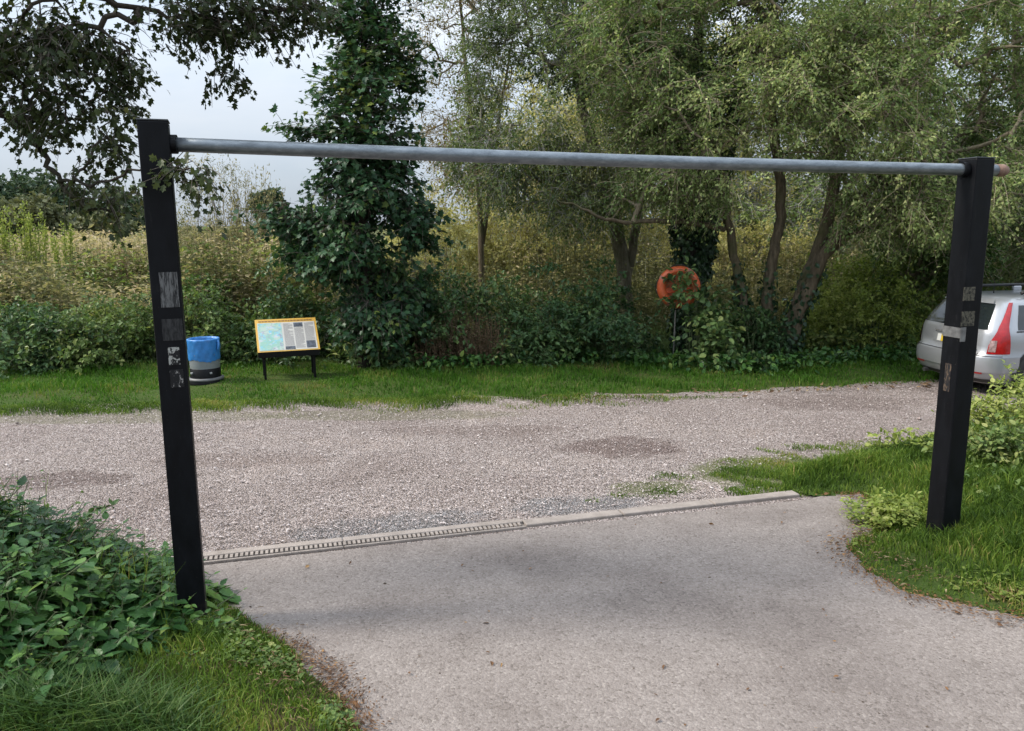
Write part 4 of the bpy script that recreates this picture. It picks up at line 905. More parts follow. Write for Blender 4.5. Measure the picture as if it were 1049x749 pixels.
tree('birch_tree', 'thin airy tree with sparse yellowing leaves behind the sycamore crown', 'tree',
     [[S(492, 330, 16.5, .07), S(494, 220, 16.5, .055), S(480, 100, 16.5, .04), S(470, -10, 16.5, .025), S(460, -90, 16.5, .015)],
      [S(494, 250, 16.5, .05), S(512, 120, 16.6, .03), S(528, 20, 16.7, .015)]],
     [B(470, 50, 16.5, 58, 80, 1.1, 150), B(480, 150, 16.4, 55, 50, 1.1, 130), B(450, -60, 16.5, 60, 60, 1.1, 60), B(500, -30, 16.6, 50, 60, 1, 60)],
     dict(WIL, L=.06, W=.6, per=4, twigs=5, tl=.6, lv=.5, droop=.1, lift=.3), M['autumn'], M['bark'], seed=10, gap=-.1, gs=1.6, r0=.005, start=.3)
# trees that close the view further back
BK = dict(L=.10, W=.6, twigs=6, per=8, tl=.7, zs=.7, lift=.05, droop=.3, ldroop=.2, uprand=.7, lv=.45, jit=.06, tr=.006)
for i, (px, Yb, top, w, lab, mt) in enumerate(((560, 21, 120, 95, 'tall olive tree behind the grey green willow', 'olive'), (690, 23, 20, 110, 'pale olive tree showing through behind the ivy covered trunk', 'olive'),
        (850, 22, 40, 120, 'broad leafy tree behind the leaning sallow trunks', 'willow'), (1010, 24, 20, 130, 'large dark leafy tree far behind the parked car', 'willow2'), (765, 25, 40, 110, 'grey green tree closing the gap behind the sallow trunks', 'willow2'), (600, 27, -20, 110, 'tall distant willow showing between the nearer crowns', 'willow2'))):
    mid = (top + 290) / 2
    tree('background_tree', lab, 'tree', [[S(px, 345, Yb, .2), S(px + 6, 240, Yb, .16), S(px - 4, (top + 200) / 2, Yb, .11), S(px, top, Yb, .04)]],
         [B(px, mid - 60, Yb, w, 70, 2.4, 150), B(px - w * .35, mid + 40, Yb - .5, w * .8, 70, 2.2, 130), B(px + w * .4, mid + 50, Yb - .3, w * .8, 65, 2.2, 130), B(px, 285, Yb - .8, w * 1.1, 40, 2.2, 110)],
         BK, M[mt], M['barkpale'], 'trees closing the view behind the sallows', 60 + i, -.25, .8, .007, start=.3)

# tree on the near side, its boughs reaching into the frame from above
HW = dict(L=.046, W=.85, tpl=HAW, twigs=4, per=6, tl=.17, zs=.6, lift=-.1, droop=.35, ldroop=.7, uprand=.5, lv=.36, jit=.018, tr=.0028)
Yh = 4.95
def D(px, py, Y, r): p = P(px, py, Y); return (p[0], p[1], p[2], r)
tree('field_maple_tree', 'near tree hanging small lobed leaves and a curved bare bough over the left post', 'tree',
     [[(-5.2, 4.6, -.1, .2), (-5.1, 4.6, 1.5, .17), (-4.9, 4.55, 3.0, .15), (-4.6, 4.5, 4.4, .12), (-4.0, 4.5, 5.4, .07)],
      [(-5.05, 4.6, 2.6, .07), D(-120, 40, 4.9, .05), D(-10, 112, 4.9, .026), D(18, 128, 4.9, .02), D(48, 160, 4.9, .016), D(62, 190, 4.88, .012), D(86, 212, 4.85, .010), D(112, 218, 4.8, .007), D(135, 220, 4.75, .004)],
      [(-4.85, 4.55, 3.4, .07), D(-60, -60, 4.9, .035), D(90, -6, 4.95, .018), D(190, 22, 4.95, .010), D(300, 10, 4.95, .005)],
      [D(60, 186, 4.88, .011), D(100, 190, 4.7, .008), D(150, 172, 4.35, .005), D(188, 174, 4.22, .003)],
      [(-4.75, 4.5, 3.9, .06), D(40, -90, 4.6, .04), D(200, -40, 4.6, .022), D(330, -10, 4.6, .008)]],
     [B(20, 35, Yh, 60, 42, .35, 66), B(92, 58, Yh, 42, 36, .35, 42), B(52, 112, Yh, 42, 26, .3, 32), B(215, 18, Yh, 80, 18, .3, 62), B(112, 142, Yh, 16, 14, .2, 11), B(190, 176, 4.25, 22, 6, .06, 8), B(116, 202, Yh - .15, 16, 6, .12, 7), B(290, 8, Yh, 44, 10, .25, 26), B(208, 74, Yh, 18, 8, .12, 9), B(126, 108, Yh, 12, 14, .2, 7), B(60, -90, 5.0, 200, 80, .8, 150), B(-80, 60, 5.0, 80, 90, .5, 80), B(330, -70, 5.1, 90, 40, .5, 50), B(88, 184, Yh, 16, 9, .15, 7)],
     HW, M['hawthorn'], M['barkdark'], seed=12, gap=-.35, gs=3.5, r0=.0022, start=.28)

# hedge and bushes along the back of the verge
BR_ = dict(L=.085, W=.62, tpl=SIMPLE, twigs=5, per=7, tl=.3, zs=.6, lift=.15, droop=.35, ldroop=.35, uprand=.5, lv=.40, jit=.03, tr=.004, stem=.007)
def PB(name, label, px, Yb, wpx, toppx, ry, n, leaf, mat, stem='greenstem', seed=1, cat='bush', **kw):
    p = P(px, 374, Yb); h = max(.15, P(px, toppx, Yb)[2]); k = (Yb * cos(PITCH) + CAMH * sin(PITCH)) / F
    return bush(name, label, cat, (p[0], p[1]), (wpx * k, ry, h), n, leaf, M[mat], M[stem], 'bushes along the back of the verge', seed, **kw)
WE = dict(BR_, L=.075, W=.5, tr=.0022, stem=.005, twigs=5, per=11, tl=.38, lift=.45, droop=.1, lv=.42)
SPEC = [
 ('bramble_bush', 'low dark green bramble mound at the far left edge of the verge', 20, 12.6, 62, 318, .9, 190, BR_, 'bramble'),
 ('bramble_bush', 'mid green bush with pale leaf tips left of the left post', 115, 12.9, 62, 312, 1.0, 200, dict(BR_, lv=.5), 'bushgreen'),
 ('bramble_bush', 'dark nettle and bramble bush directly behind the blue lined bin', 205, 13.2, 62, 296, 1.0, 220, BR_, 'bushgreen'),
 ('bramble_bush', 'leafy bush directly behind the information board', 300, 13.4, 60, 292, 1.0, 210, dict(BR_, lv=.38), 'bramble'),
 ('bramble_bush', 'dense bramble with long pale leaves under the sycamore', 405, 13.0, 58, 290, .9, 210, dict(BR_, L=.1, W=.5), 'bramble'),
 ('bramble_bush', 'brownish thicket of dead stalks and leaves right of the sycamore', 470, 13.1, 46, 284, .9, 120, dict(BR_, lv=.3), 'bramble'),
 ('bramble_bush', 'tall dark bramble mound in the middle of the hedge', 535, 13.2, 58, 276, 1.0, 240, BR_, 'bramble'),
 ('bramble_bush', 'glossy dark bush left of the lifebuoy', 615, 13.2, 56, 278, 1.0, 240, dict(BR_, lv=.33), 'bramble'),
 ('bramble_bush', 'drooping large leaved bush partly covering the lifebuoy', 727, 12.3, 24, 303, .35, 75, dict(BR_, L=.10, W=.7, tpl=OVAL, lv=.48, per=5), 'bramble', [(*P(716, 300, 12.35), (.10, .05, .09), 3), (*P(704, 306, 12.4), (.14, .05, .05), 4), (*P(712, 284, 12.4), (.06, .05, .05), 2), (*P(690, 290, 12.5), (.08, .03, .06), 2)]),
 ('bramble_bush', 'shaded scrub at the foot of the sallow trunks', 765, 12.5, 46, 335, .5, 90, dict(BR_, lv=.3), 'bramble'),
 ('sapling_bush', 'light green scrub right of the leaning sallow trunk', 868, 14.4, 52, 262, 1.0, 200, WE, 'light'),
 ('sapling_bush', 'bright willowherb stems massed between the leaning trunk and the bollard', 880, 13.6, 50, 285, .6, 170, dict(WE, lv=.5), 'light'),
 ('sapling_bush', 'yellow green thicket behind the slim young tree', 945, 15.6, 60, 252, 1.2, 210, WE, 'light'),
 ('sapling_bush', 'pale scrub beyond the car roof', 1060, 15.8, 66, 250, 1.2, 190, WE, 'light'),
 ('bramble_bush', 'low dark undergrowth beside the bollard', 868, 13.6, 62, 338, .8, 130, dict(BR_, lv=.38), 'bushgreen'),
 ('bramble_bush', 'low shaded nettles between the bollard and the car', 955, 14.0, 45, 342, .7, 90, dict(BR_, lv=.36), 'bushgreen')]
for i, (nm, lab, px, Yb, w, tp, ry, n, lf, mt, *ex_) in enumerate(SPEC):
    PB(nm, lab, px, Yb, w, tp, ry, n, lf, mt, 'stem' if 'dead' in lab else 'greenstem', 100 + i, extra=ex_[0] if ex_ else ())
# low fringe of nettles at the hedge foot
rf = np.random.default_rng(77); gg = Geo(); fr_ = near_line(((430, 384), (520, 378), (640, 377), (760, 384), (860, 375), (960, 372)), 650, .2, 78); m = len(fr_)
L = rf.uniform(.06, .12, m * 5); pts = np.repeat(np.concatenate([fr_, np.zeros((m, 1))], 1), 5, 0) + np.stack([rf.normal(0, .06, m*5), rf.normal(0, .06, m*5), rf.uniform(.05, .3, m*5)], 1)
put_leaves(gg, OVAL, pts, rf.normal(0, .6, (m*5, 3)) + np.array([0, -.2, -.2]), np.array([0, 0, 1]) + rf.normal(0, .4, (m*5, 3)), L, L * .6, np.clip(rf.normal(.45, .2, m*5), 0, 1))
tag(gg.build('nettles', M['nettle']), 'low nettles fringing the foot of the far hedge', 'nettles', None, 'stuff')

# taller scrub behind
SC_ = [('feathery willow scrub with upright grey wisps beyond the left post', 235, 19.5, 62, 190, 1.6, 240, dict(WE, L=.075, W=.3, tl=.6, lift=.9, zs=.5), 'weed'),
       ('rounded olive scrub between the left post and the feathery willow', 185, 17.5, 40, 236, 1.3, 150, WE, 'weed'),
       ('olive yellow scrub between the sycamore and the airy thin tree', 450, 18.5, 60, 185, 1.5, 230, dict(WE, L=.085), 'olive'),
       ('olive yellow scrub seen under the grey green willow', 520, 19, 75, 190, 1.6, 260, dict(WE, L=.085), 'olive'),
       ('olive yellow scrub left of the ivy covered trunk', 630, 20, 75, 200, 1.6, 240, dict(WE, L=.085), 'olive'),
       ('olive scrub seen between the leaning trunks', 760, 19, 80, 225, 1.6, 230, dict(WE, L=.085), 'olive'),
       ('brownish rank growth behind the sycamore', 330, 18, 60, 245, 1.4, 180, WE, 'weed'),
       ('light olive scrub behind the leaning trunk', 870, 19, 80, 215, 1.6, 220, dict(WE, L=.085), 'weed'),
       ('dark green scrub far beyond the car', 1010, 19, 90, 215, 1.6, 220, dict(WE, L=.085), 'bushgreen')]
for i, (lab, px, Yb, w, tp, ry, n, lf, mt) in enumerate(SC_):
    PB('scrub_bush', lab, px, Yb, w, tp, ry, n, lf, mt, 'stem', 140 + i)
# wispy upright shoots over the feathery scrub
r = np.random.default_rng(88); gg = Geo(); pts = []
root = empty('willow_sapling', P(245, 300, 19.8) * np.array([1, 1, 0])); tag(root, 'group of thin upright willow shoots with wispy tops against the sky', 'sapling')
o0 = np.array(root.location); W_ = Geo(); Lf = Geo()
for i in range(46):
    px = r.normal(245, 26); top = r.uniform(162, 205) + abs(px - 240) * .35; b0 = P(245, 300, 19.8) + r.normal(0, .03, 3); b0[2] = 0; tp = P(px + r.normal(4, 5), top, 19.8)
    q = np.array([b0, b0 * .3 + tp * .7 - np.array([0, 0, tp[2] * .25]) + r.normal(0, .05, 3), tp]) - o0; W_.tube(q, [.012, .008, .002], 4, False)
    n = 60; t = r.uniform(.35, 1, n)[:, None]; p = q[0] * (1-t) + q[2] * t + r.normal(0, .05, (n, 3)); L = r.uniform(.06, .11, n)
    put_leaves(Lf, SIMPLE, p, r.normal(0, .4, (n, 3)) + np.array([0, 0, .8]), r.normal(0, 1, (n, 3)), L, L * .25, np.clip(r.normal(.5, .2, n), 0, 1))
W_.build('stems', M['stem'], root); Lf.build('foliage', M['weed'], root)

# field of rank weeds: uncountable
def weeds(name, label, poly, n, h, seed, lmat, zs=1.0, K=11, L0=.085, bias=.45, patch=None, W=.38):
    r = np.random.default_rng(seed); q = scatter(poly, n, r)
    if patch is not None: q = q[noise2(q[:, 0] + seed * 7.3, q[:, 1], .75) > patch]; n = len(q)
    x, y = q[:, 0], q[:, 1]
    hh = h * r.uniform(.5, 1.25, n) * (1 + .35 * noise2(x, y, .9)); b = np.stack([x, y, gz(x, y)], 1)
    t = b + np.stack([r.normal(0, .12, n), r.normal(0, .12, n), hh], 1)
    W_, Lf = Geo(), Geo(); segs(Lf, b, t, np.full(n, .005), np.full(n, .002), 3); Lf.LV = [np.full(len(Lf.F[0]), .3)]
    u = r.uniform(.25, 1, (n, K, 1)); p = (b[:, None] * (1-u) + t[:, None] * u + r.normal(0, .045, (n, K, 3))).reshape(-1, 3)
    a = r.uniform(0, 6.3, n*K); ax = np.stack([np.cos(a), np.sin(a), r.normal(.15, .4, n*K)], 1); L = L0 * r.uniform(.6, 1.4, n*K)
    ct = np.repeat(.3 * noise2(x, y, 1.1) + r.normal(0, .18, n), K)
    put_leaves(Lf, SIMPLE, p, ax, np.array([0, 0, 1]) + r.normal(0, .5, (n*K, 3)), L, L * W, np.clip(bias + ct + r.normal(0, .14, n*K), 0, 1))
    o = Lf.build(name, lmat); tag(o, label, 'weeds', None, 'stuff')
px_ = lambda px, Yb: (P(px, 300, Yb)[0], Yb)
weeds('tall_weeds', 'rank olive green weeds behind the verge bushes', [px_(-120, 13.5), px_(330, 13.8), px_(340, 17.5), px_(-120, 17.5)], 7500, 1.35, 91, M['weed'], K=14, L0=.105, bias=.5)
weeds('tall_weeds', 'brown seed heads standing among the weeds', [px_(-60, 14.5), px_(170, 14.8), px_(330, 15.5), px_(330, 18), px_(-60, 18)], 2400, 1.4, 92, M['weedbrown'], K=14, L0=.055)
weeds('tall_weeds', 'patches of fresh green nettles and willowherb among the weeds', [px_(-90, 13.8), px_(330, 14.0), px_(335, 19), px_(-90, 19)], 6500, 1.3, 97, M['bushgreen'], K=15, L0=.12, bias=.55, patch=.15, W=.45)
weeds('tall_weeds', 'yellow green leafy patches standing above the field weeds', [px_(-90, 14.5), px_(330, 14.5), px_(335, 21), px_(-90, 21)], 5000, 1.35, 98, M['light'], K=14, L0=.11, bias=.5, patch=.3, W=.45)
weeds('tall_weeds', 'patches of dead brown dock stalks in the field weeds', [px_(-90, 14.0), px_(330, 14.2), px_(335, 18), px_(-90, 18)], 5200, 1.45, 99, M['weedbrown'], K=16, L0=.06, bias=.35, patch=.25, W=.5)
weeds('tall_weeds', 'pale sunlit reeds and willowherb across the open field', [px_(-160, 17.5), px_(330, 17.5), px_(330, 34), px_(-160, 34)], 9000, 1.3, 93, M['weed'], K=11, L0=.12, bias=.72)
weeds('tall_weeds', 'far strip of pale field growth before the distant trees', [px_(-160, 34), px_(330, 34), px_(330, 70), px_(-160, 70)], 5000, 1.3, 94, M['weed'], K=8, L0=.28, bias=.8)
weeds('tall_weeds', 'olive undergrowth filling in behind the hedge', [px_(400, 14.8), px_(1120, 14.8), px_(1120, 22), px_(400, 22)], 7000, 1.5, 95, M['weed'], K=11, L0=.09, bias=.35)
weeds('tall_weeds', 'dead brown stalks standing in front of the dark hedge', [px_(425, 12.35), px_(510, 12.35), px_(510, 12.9), px_(425, 12.9)], 260, .75, 96, M['weedbrown'], K=9, L0=.06, bias=.15)
# white-ish willowherb plumes rising over the field at the far left
for i, (px, top, Yb) in enumerate(((12, 218, 17.2), (30, 206, 17.6), (44, 214, 17.9), (70, 224, 18.4))):
    r = np.random.default_rng(200 + i); root = empty('tall_stalk', (*px_(px, Yb), 0)); tag(root, ['yellowish leafy stalk rising over the weeds, nearest the frame edge', 'tallest pale stalk rising over the weeds against the dark far trees', 'thin pale stalk with side shoots beside the tallest stalk', 'short leaning pale stalk over the weeds near the bare bough'][i], 'plant', 'stalks rising over the field weeds')
    W_, Lf = Geo(), Geo(); h = P(px, top, Yb)[2]
    for j in range(6):
        b = np.array([r.normal(0, .008), r.normal(0, .008), 0]); t = np.array([r.normal(0, .12), r.normal(0, .1), h * r.uniform(.8, 1.02)])
        W_.tube([b, (b + t) / 2 + r.normal(0, .03, 3), t], [.014, .010, .003], 5, False); n = 170; u = r.uniform(.4, 1, (n, 1)); p = b * (1-u) + t * u + r.normal(0, .03, (n, 3)); L = r.uniform(.05, .1, n)
        put_leaves(Lf, SIMPLE, p, r.normal(0, .5, (n, 3)) + np.array([0, 0, .5]), r.normal(0, 1, (n, 3)), L, L * .4, np.clip(r.normal(.7, .2, n), 0, 1))
    W_.build('stems', M['greenstem'], root); Lf.build('foliage', M['light'], root)

# distant trees and a house
FT = dict(L=.55, W=.8, twigs=5, per=7, tl=1.6, zs=.7, lift=.2, droop=.1, ldroop=.1, uprand=.8, lv=.4, jit=.15, tr=.0)
FAR = [(8, 88, 186, 42, 'far', 'dark distant tree at the left edge of the field'), (38, 92, 180, 34, 'far', 'tallest dark tree of the distant group beyond the field'), (66, 90, 192, 26, 'far', 'small dark distant tree showing under the curved bough'),
       (34, 70, 205, 28, 'farpale', 'pale olive tree standing before the dark distant group'), (96, 76, 224, 32, 'farpale', 'low pale brown bush beyond the field beside the left post'), (108, 130, 200, 50, 'far', 'grey green distant trees between the bough and the left post'), (276, 150, 196, 16, 'far', 'bluish far tree above the house roof')]
for i, (px, Yb, top, w, mt, lab) in enumerate(FAR):
    tree('distant_tree', lab, 'tree', [[S(px, 236, Yb, .3), S(px, (top + 236) / 2, Yb, .22), S(px, top + 4, Yb, .08)]],
         [B(px, top + (240 - top) * .42, Yb, w, (240 - top) * .42, w * Yb / F * .7, 70), B(px + w * .4, top + (240 - top) * .6, Yb - 1, w * .6, (240 - top) * .35, w * Yb / F * .5, 35), B(px - w * .4, top + (240 - top) * .6, Yb - 1, w * .6, (240 - top) * .35, w * Yb / F * .5, 35)],
         dict(FT, L=.55 * Yb / 90, tl=w * Yb / F * .35), M[mt], M['barkdark'], 'trees far beyond the field', 300 + i, -.3, .25, .03, start=.2)
for px in (-60, 150, 210, 330, 420): pass
def house(px, Yb, zt_px, wpx, lab):
    k = Yb / F; p = P(px, 240, Yb); root = empty('house', (p[0], p[1], 0), R(15)); tag(root, lab, 'house', 'far houses')
    w = wpx * k; zt = P(px, zt_px, Yb)[2]; e = zt - w * .38; gg = Geo(); d = w * 1.3
    V = [(-w/2, -d/2, 0), (w/2, -d/2, 0), (w/2, d/2, 0), (-w/2, d/2, 0), (-w/2, -d/2, e), (w/2, -d/2, e), (w/2, d/2, e), (-w/2, d/2, e), (0, -d/2, zt), (0, d/2, zt)]
    gg.polys(V, [[0, 1, 5, 8, 4], [1, 2, 6, 5], [2, 3, 7, 9, 6], [3, 0, 4, 7]]); gg.build('wall', plain('brick_wall', (.42, .30, .20), .9, 0, .15, 2), root)
    rf_ = Geo(); o_ = .3
    rf_.polys([(-w/2 - o_, -d/2 - o_, e - .1), (0, -d/2 - o_, zt + .25), (0, d/2 + o_, zt + .25), (-w/2 - o_, d/2 + o_, e - .1)], [[0, 1, 2, 3]]); rf_.polys([(w/2 + o_, -d/2 - o_, e - .1), (0, -d/2 - o_, zt + .25), (0, d/2 + o_, zt + .25), (w/2 + o_, d/2 + o_, e - .1)], [[3, 2, 1, 0]])
    ro = rf_.build('roof', plain('roof_tiles', (.22, .12, .08), .9, 0, .25, 3), root); ch = Geo(); ch.box((0, d * .25, zt + .6), (.8, .8, 1.6)); ch.build('chimney', plain('chimney_brick', (.3, .17, .11), .9), ro)
    for x in (-w * .22, w * .22):
        wi = Geo(); wi.box((x, -d/2 - .02, e * .75), (w * .16, .06, e * .18)); wi.build('window', plain('window_glass', (.05, .06, .07), .1), root)
house(290, 150, 206, 11, 'small brick house with tiled roof seen far off beside the sycamore')

# nettle bank round the left post
r = np.random.default_rng(51)
npoly = [tuple(G(*q)[:2]) for q in ((-300, 775), (40, 745), (120, 712), (195, 668), (222, 642), (214, 612), (160, 585), (60, 568), (-300, 548))]
q = scatter(npoly, 780, r); x, y = q[:, 0], q[:, 1]; d = edgedist(x, y, npoly)
top = np.clip(.50 - (x + 2.9) * .30, .2, .7); top = top * np.clip(1 - (y - 4.3) * .42, .4, 1.1); hh = top * np.clip(.52 + d / .5, .5, 1) * r.uniform(.72, 1.05, len(x))
st_, lf_ = Geo(), Geo(); b = np.stack([x, y, zl(x, y, d)], 1); lean = np.stack([r.normal(.06, .1, len(x)), r.normal(-.02, .1, len(x)), hh], 1); t_ = b + lean; n = len(x)
mid_ = b + lean * np.array([.3, .3, .55]); segs(st_, b, mid_, np.full(n, .0045), np.full(n, .004), 5); segs(st_, mid_, t_, np.full(n, .004), np.full(n, .002), 5)
K = 7; kind_ = r.lognormal(-.03, .25, n); tone_ = r.normal(0, .14, n)
for j in range(K):
    u = .98 - j * .125 + r.normal(0, .02, n); ang = r.uniform(0, 6.3, n) if j == 0 else ang + pi/2 + r.normal(0, .25, n)
    p = np.where((u < .55)[:, None], b + (mid_ - b) * (u / .55)[:, None], mid_ + (t_ - mid_) * ((u - .55) / .45)[:, None])
    for s in (0, pi):
        dr_ = np.stack([np.cos(ang + s), np.sin(ang + s), np.full(n, -.30 + .5 * (j == 0)) + r.normal(0, .2, n)], 1)
        Ls = np.repeat(1, n) * kind_ * (.046 + .044 * min(j, 3) / 2.0) * r.uniform(.75, 1.25, n); pet = nrm(dr_) * (.018 + .012 * j * .5); k_ = u > .12
        up = np.array([0, 0, 1.]) + r.normal(0, .22, (n, 3))
        segs(st_, p[k_], (p + pet)[k_], np.full(k_.sum(), .0016), np.full(k_.sum(), .0012), 3)
        put_leaves(lf_, NETTLE, (p + pet)[k_], dr_[k_], up[k_], Ls[k_], Ls[k_] * .62, np.clip(.36 + .2 * noise2(x, y, 2.2) + tone_ + r.normal(0, .11, n) + (.35 * (r.uniform(0, 1, n) < .07)), 0, 1)[k_])
n2_ = 90; q2 = scatter(npoly, n2_, r); d2 = edgedist(q2[:, 0], q2[:, 1], npoly); b2 = np.stack([q2[:, 0], q2[:, 1], zl(q2[:, 0], q2[:, 1], d2)], 1)
h2 = np.clip(.50 - (q2[:, 0] + 2.9) * .30, .2, .7) * np.clip(.52 + d2 / .5, .5, 1) * r.uniform(.85, 1.15, n2_)
t2 = b2 + np.stack([r.normal(.03, .14, n2_), r.normal(0, .14, n2_), h2], 1); segs(st_, b2, t2, np.full(n2_, .003), np.full(n2_, .0012), 4)
for j in range(9):
    u = r.uniform(.45, 1, (n2_, 1)); p = b2 * (1 - u) + t2 * u; ang = r.uniform(0, 6.3, n2_); Ls = r.uniform(.022, .045, n2_)
    put_leaves(lf_, OVAL, p, np.stack([np.cos(ang), np.sin(ang), r.normal(0, .3, n2_)], 1), np.array([0, 0, 1]) + r.normal(0, .4, (n2_, 3)), Ls, Ls * .55, np.clip(r.normal(.78, .16, n2_), 0, 1))
root = empty('nettle_clump', (b[:, 0].mean(), b[:, 1].mean(), 0)); o0 = np.array(root.location)
for gg in (st_, lf_): gg.V = [v - o0 for v in gg.V]
tag(root, 'bank of dark green nettles growing round the foot of the left post', 'nettles')
lf_.build('foliage', M['nettle'], root, True); st_.build('stems', M['greenstem'], root)
# creeping low weeds in the two near verges
def low_weeds(label, poly, n, L0, mat, seed, zf):
    r = np.random.default_rng(seed); q = scatter(poly, n * 3, r); q = q[noise2(q[:, 0] + seed, q[:, 1], 2.2) > -.05][:n]; k = len(q); P_ = np.asarray(poly)[:, :2]
    pt = np.repeat(np.concatenate([q, zf(q[:, 0], q[:, 1], edgedist(q[:, 0], q[:, 1], P_))[:, None]], 1), 5, 0); ang = r.uniform(0, 6.3, k * 5); rad = r.uniform(.005, .05, k * 5)
    pt = pt + np.stack([np.cos(ang) * rad, np.sin(ang) * rad, r.uniform(.02, .075, k * 5)], 1); L = L0 * r.lognormal(0, .35, k * 5); gg = Geo()
    put_leaves(gg, OVAL, pt, np.stack([np.cos(ang), np.sin(ang), r.normal(.1, .3, k * 5)], 1), np.array([0, 0, 1]) + r.normal(0, .3, (k * 5, 3)), L, L * r.uniform(.45, .8, k * 5), np.clip(r.normal(.5, .22, k * 5), 0, 1))
    tag(gg.build('low_weeds', mat), label, 'weeds', None, 'stuff')
low_weeds('low yellow green weeds creeping through the grass by the right post', [tuple(G(*q)[:2]) for q in ((860, 520), (905, 515), (1060, 560), (1060, 632), (935, 598), (880, 570))], 420, .026, M['light'], 61, zr)
low_weeds('dark broad leaved weeds in the grass bank behind the right post', [tuple(G(*q)[:2]) for q in ((960, 500), (1060, 480), (1060, 600), (985, 590))], 420, .034, M['bushgreen'], 62, zr)
low_weeds('small clover like weeds in the grass below the left post', [tuple(G(*q)[:2]) for q in ((215, 640), (262, 660), (340, 720), (365, 760), (150, 760), (190, 690))], 320, .022, M['bushgreen'], 63, zl)
# a loose bramble shoot reaching up out of the nettles
sh = empty('bramble_shoot', P(55, 545, 4.6) * np.array([1, 1, 0])); tag(sh, 'thin bramble shoot arching up out of the nettles before the gravel', 'bramble')
o0 = np.array(sh.location); pts = np.array([P(40, 600, 4.5), P(75, 545, 4.55), P(95, 522, 4.6), P(118, 517, 4.6)]) ; pts[0, 2] = .1
gg = Geo(); gg.tube(pts - o0, [.004, .0035, .003, .0015], 6); gg.build('stems', M['stem'], sh); gg = Geo(); n = 22; u = r.uniform(.45, 1, n)
p = np.stack([np.interp(u * 3, range(4), pts[:, c]) for c in range(3)], 1) - o0; L = r.uniform(.035, .06, n); put_leaves(gg, OVAL, p, r.normal(0, .6, (n, 3)) + np.array([.2, 0, .1]), np.array([0, 0, 1]) + r.normal(0, .4, (n, 3)), L, L * .6, np.clip(r.normal(.5, .2, n), 0, 1)); gg.build('foliage', M['bramble'], sh)

# shrubs on the right bank
RB = dict(L=.052, W=.6, tpl=OVAL, twigs=5, per=8, tl=.24, zs=.6, lift=.3, droop=.2, ldroop=.2, uprand=.45, lv=.5, jit=.02, tr=.003, stem=.005)
q = G(1075, 480); bush('bramble_bush', 'light green bramble with yellowing leaves at the right end of the grass bank', 'bush', (q[0] + .15, q[1] + .1), (.85, .8, .95), 300, RB, M['light'], M['greenstem'], None, 160, gap=-.5)
q = G(1035, 500); bush('bramble_bush', 'low leafy weeds on the bank just right of the right post', 'bush', (q[0], q[1]), (.55, .5, .42), 150, dict(RB, L=.055), M['bushgreen'], M['greenstem'], None, 161, gap=-.5)
q = G(945, 480); bush('nettle_clump', 'small tuft of pale weeds on the bank left of the right post', 'weeds', (q[0], q[1]), (.33, .3, .34), 40, dict(RB, L=.06, per=6), M['light'], M['greenstem'], None, 162, gap=-.5)
q = G(1035, 545); bush('weed_clump', 'broad leaved weeds in the grass below the right bank bramble', 'weeds', (q[0] + .1, q[1]), (.4, .3, .22), 60, dict(RB, L=.055, conv=.05, tr=0), M['bushgreen'], M['greenstem'], None, 163, gap=-.5)
q = G(905, 535); bush('weed_clump', 'low yellow green weeds at the drive edge before the right post', 'weeds', (q[0] + .06, q[1] - .15), (.28, .18, .09), 40, dict(RB, L=.045, tl=.12, conv=.05, tr=0), M['light'], M['greenstem'], None, 164, gap=-.5)

q = G(1010, 470); bush('weed_clump', 'pale leafy weeds rising between the right post and the car', 'weeds', (q[0], q[1]), (.3, .3, .5), 40, dict(RB, L=.05, per=6), M['light'], M['greenstem'], None, 166, gap=-.5)

# ------------------------------------------------------------------ sky, sun, camera
SUN_AZ, SUN_EL = R(-92), R(45)            # bearing from +Y, clockwise
w = bpy.data.worlds.new('World'); SC.world = w; w.use_nodes = True; nt = w.node_tree; bg = nt.nodes['Background']
sky = N(nt, 'ShaderNodeTexSky'); sky.sky_type = 'NISHITA'; sky.sun_disc = False; sky.sun_elevation = SUN_EL; sky.sun_rotation = SUN_AZ
sky.air_density = 1.0; sky.dust_density = 2.0
tc = N(nt, 'ShaderNodeTexCoord'); mp = N(nt, 'ShaderNodeMapping'); mp.inputs['Scale'].default_value = (1, 1, 3.2); nt.links.new(tc.outputs['Generated'], mp.inputs[0])
cn = noise_n(nt, mp.outputs[0], 2.2, 6, .55, .3)
cloud = ramp(nt, [(.3, (.40, .47, .56)), (.7, (.50, .54, .59))]); nt.links.new(cn, cloud.inputs[0])
sz = N(nt, 'ShaderNodeSeparateXYZ'); nt.links.new(tc.outputs['Generated'], sz.inputs[0])
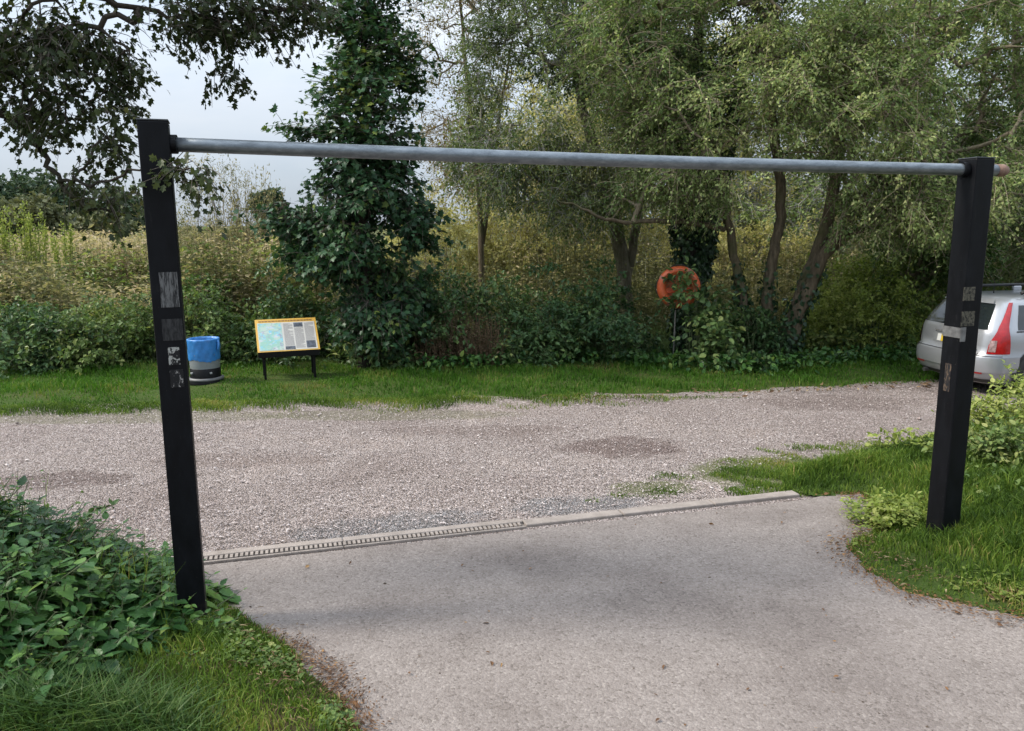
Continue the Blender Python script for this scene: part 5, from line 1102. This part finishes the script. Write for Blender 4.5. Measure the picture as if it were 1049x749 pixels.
lum = math_(nt, 'MULTIPLY_ADD', math_(nt, 'MAXIMUM', sz.outputs[2], 0.0), 22.0, 7.9)     # a cloudy sky is about three times brighter overhead than at the horizon
cl_ = nt.nodes.new('ShaderNodeVectorMath'); cl_.operation = 'SCALE'; nt.links.new(cloud.outputs[0], cl_.inputs[0]); nt.links.new(lum, cl_.inputs['Scale'])
f = nt.nodes.new('ShaderNodeMapRange'); nt.links.new(cn, f.inputs[0]); f.inputs[1].default_value = .25; f.inputs[2].default_value = .6; f.inputs[3].default_value = .75; f.inputs[4].default_value = .95
nt.links.new(mixc(nt, sky.outputs[0], cl_.outputs[0], f.outputs[0]), bg.inputs[0]); bg.inputs[1].default_value = .1

sd = bpy.data.lights.new('sun', 'SUN'); sd.energy = 3.2; sd.angle = R(13); sd.color = (1, .93, .82); so = bpy.data.objects.new('sun', sd); COL.objects.link(so)
dv = np.array([sin(SUN_AZ) * cos(SUN_EL), cos(SUN_AZ) * cos(SUN_EL), sin(SUN_EL)])
import mathutils
so.rotation_euler = mathutils.Vector(dv).to_track_quat('Z', 'Y').to_euler(); so.location = (-8, 4, 12)

cd = bpy.data.cameras.new('camera'); co = bpy.data.objects.new('camera', cd); COL.objects.link(co)
cd.sensor_width = 36; cd.lens = F / 1049 * 36; cd.clip_end = 3000; cd.clip_start = .05
mw = np.eye(4); mw[:3, 0] = _rr; mw[:3, 1] = _uu; mw[:3, 2] = -_f; mw[:3, 3] = CAM
co.matrix_world = mathutils.Matrix(mw.tolist()); SC.camera = co
SC.view_settings.view_transform = 'Standard'; SC.view_settings.look = 'None'; SC.view_settings.gamma = 1; SC.view_settings.exposure = 0.64
SC.render.engine = 'CYCLES'; SC.cycles.max_bounces = 8; SC.cycles.diffuse_bounces = 5; SC.cycles.glossy_bounces = 2; SC.cycles.transmission_bounces = 5; SC.cycles.transparent_max_bounces = 4
SC.cycles.use_denoising = True; SC.cycles.use_adaptive_sampling = True; SC.cycles.adaptive_threshold = .02
SC.cycles.caustics_reflective = False; SC.cycles.caustics_refractive = False
print('TRIS', sum(len(m.polygons) for m in bpy.data.meshes))
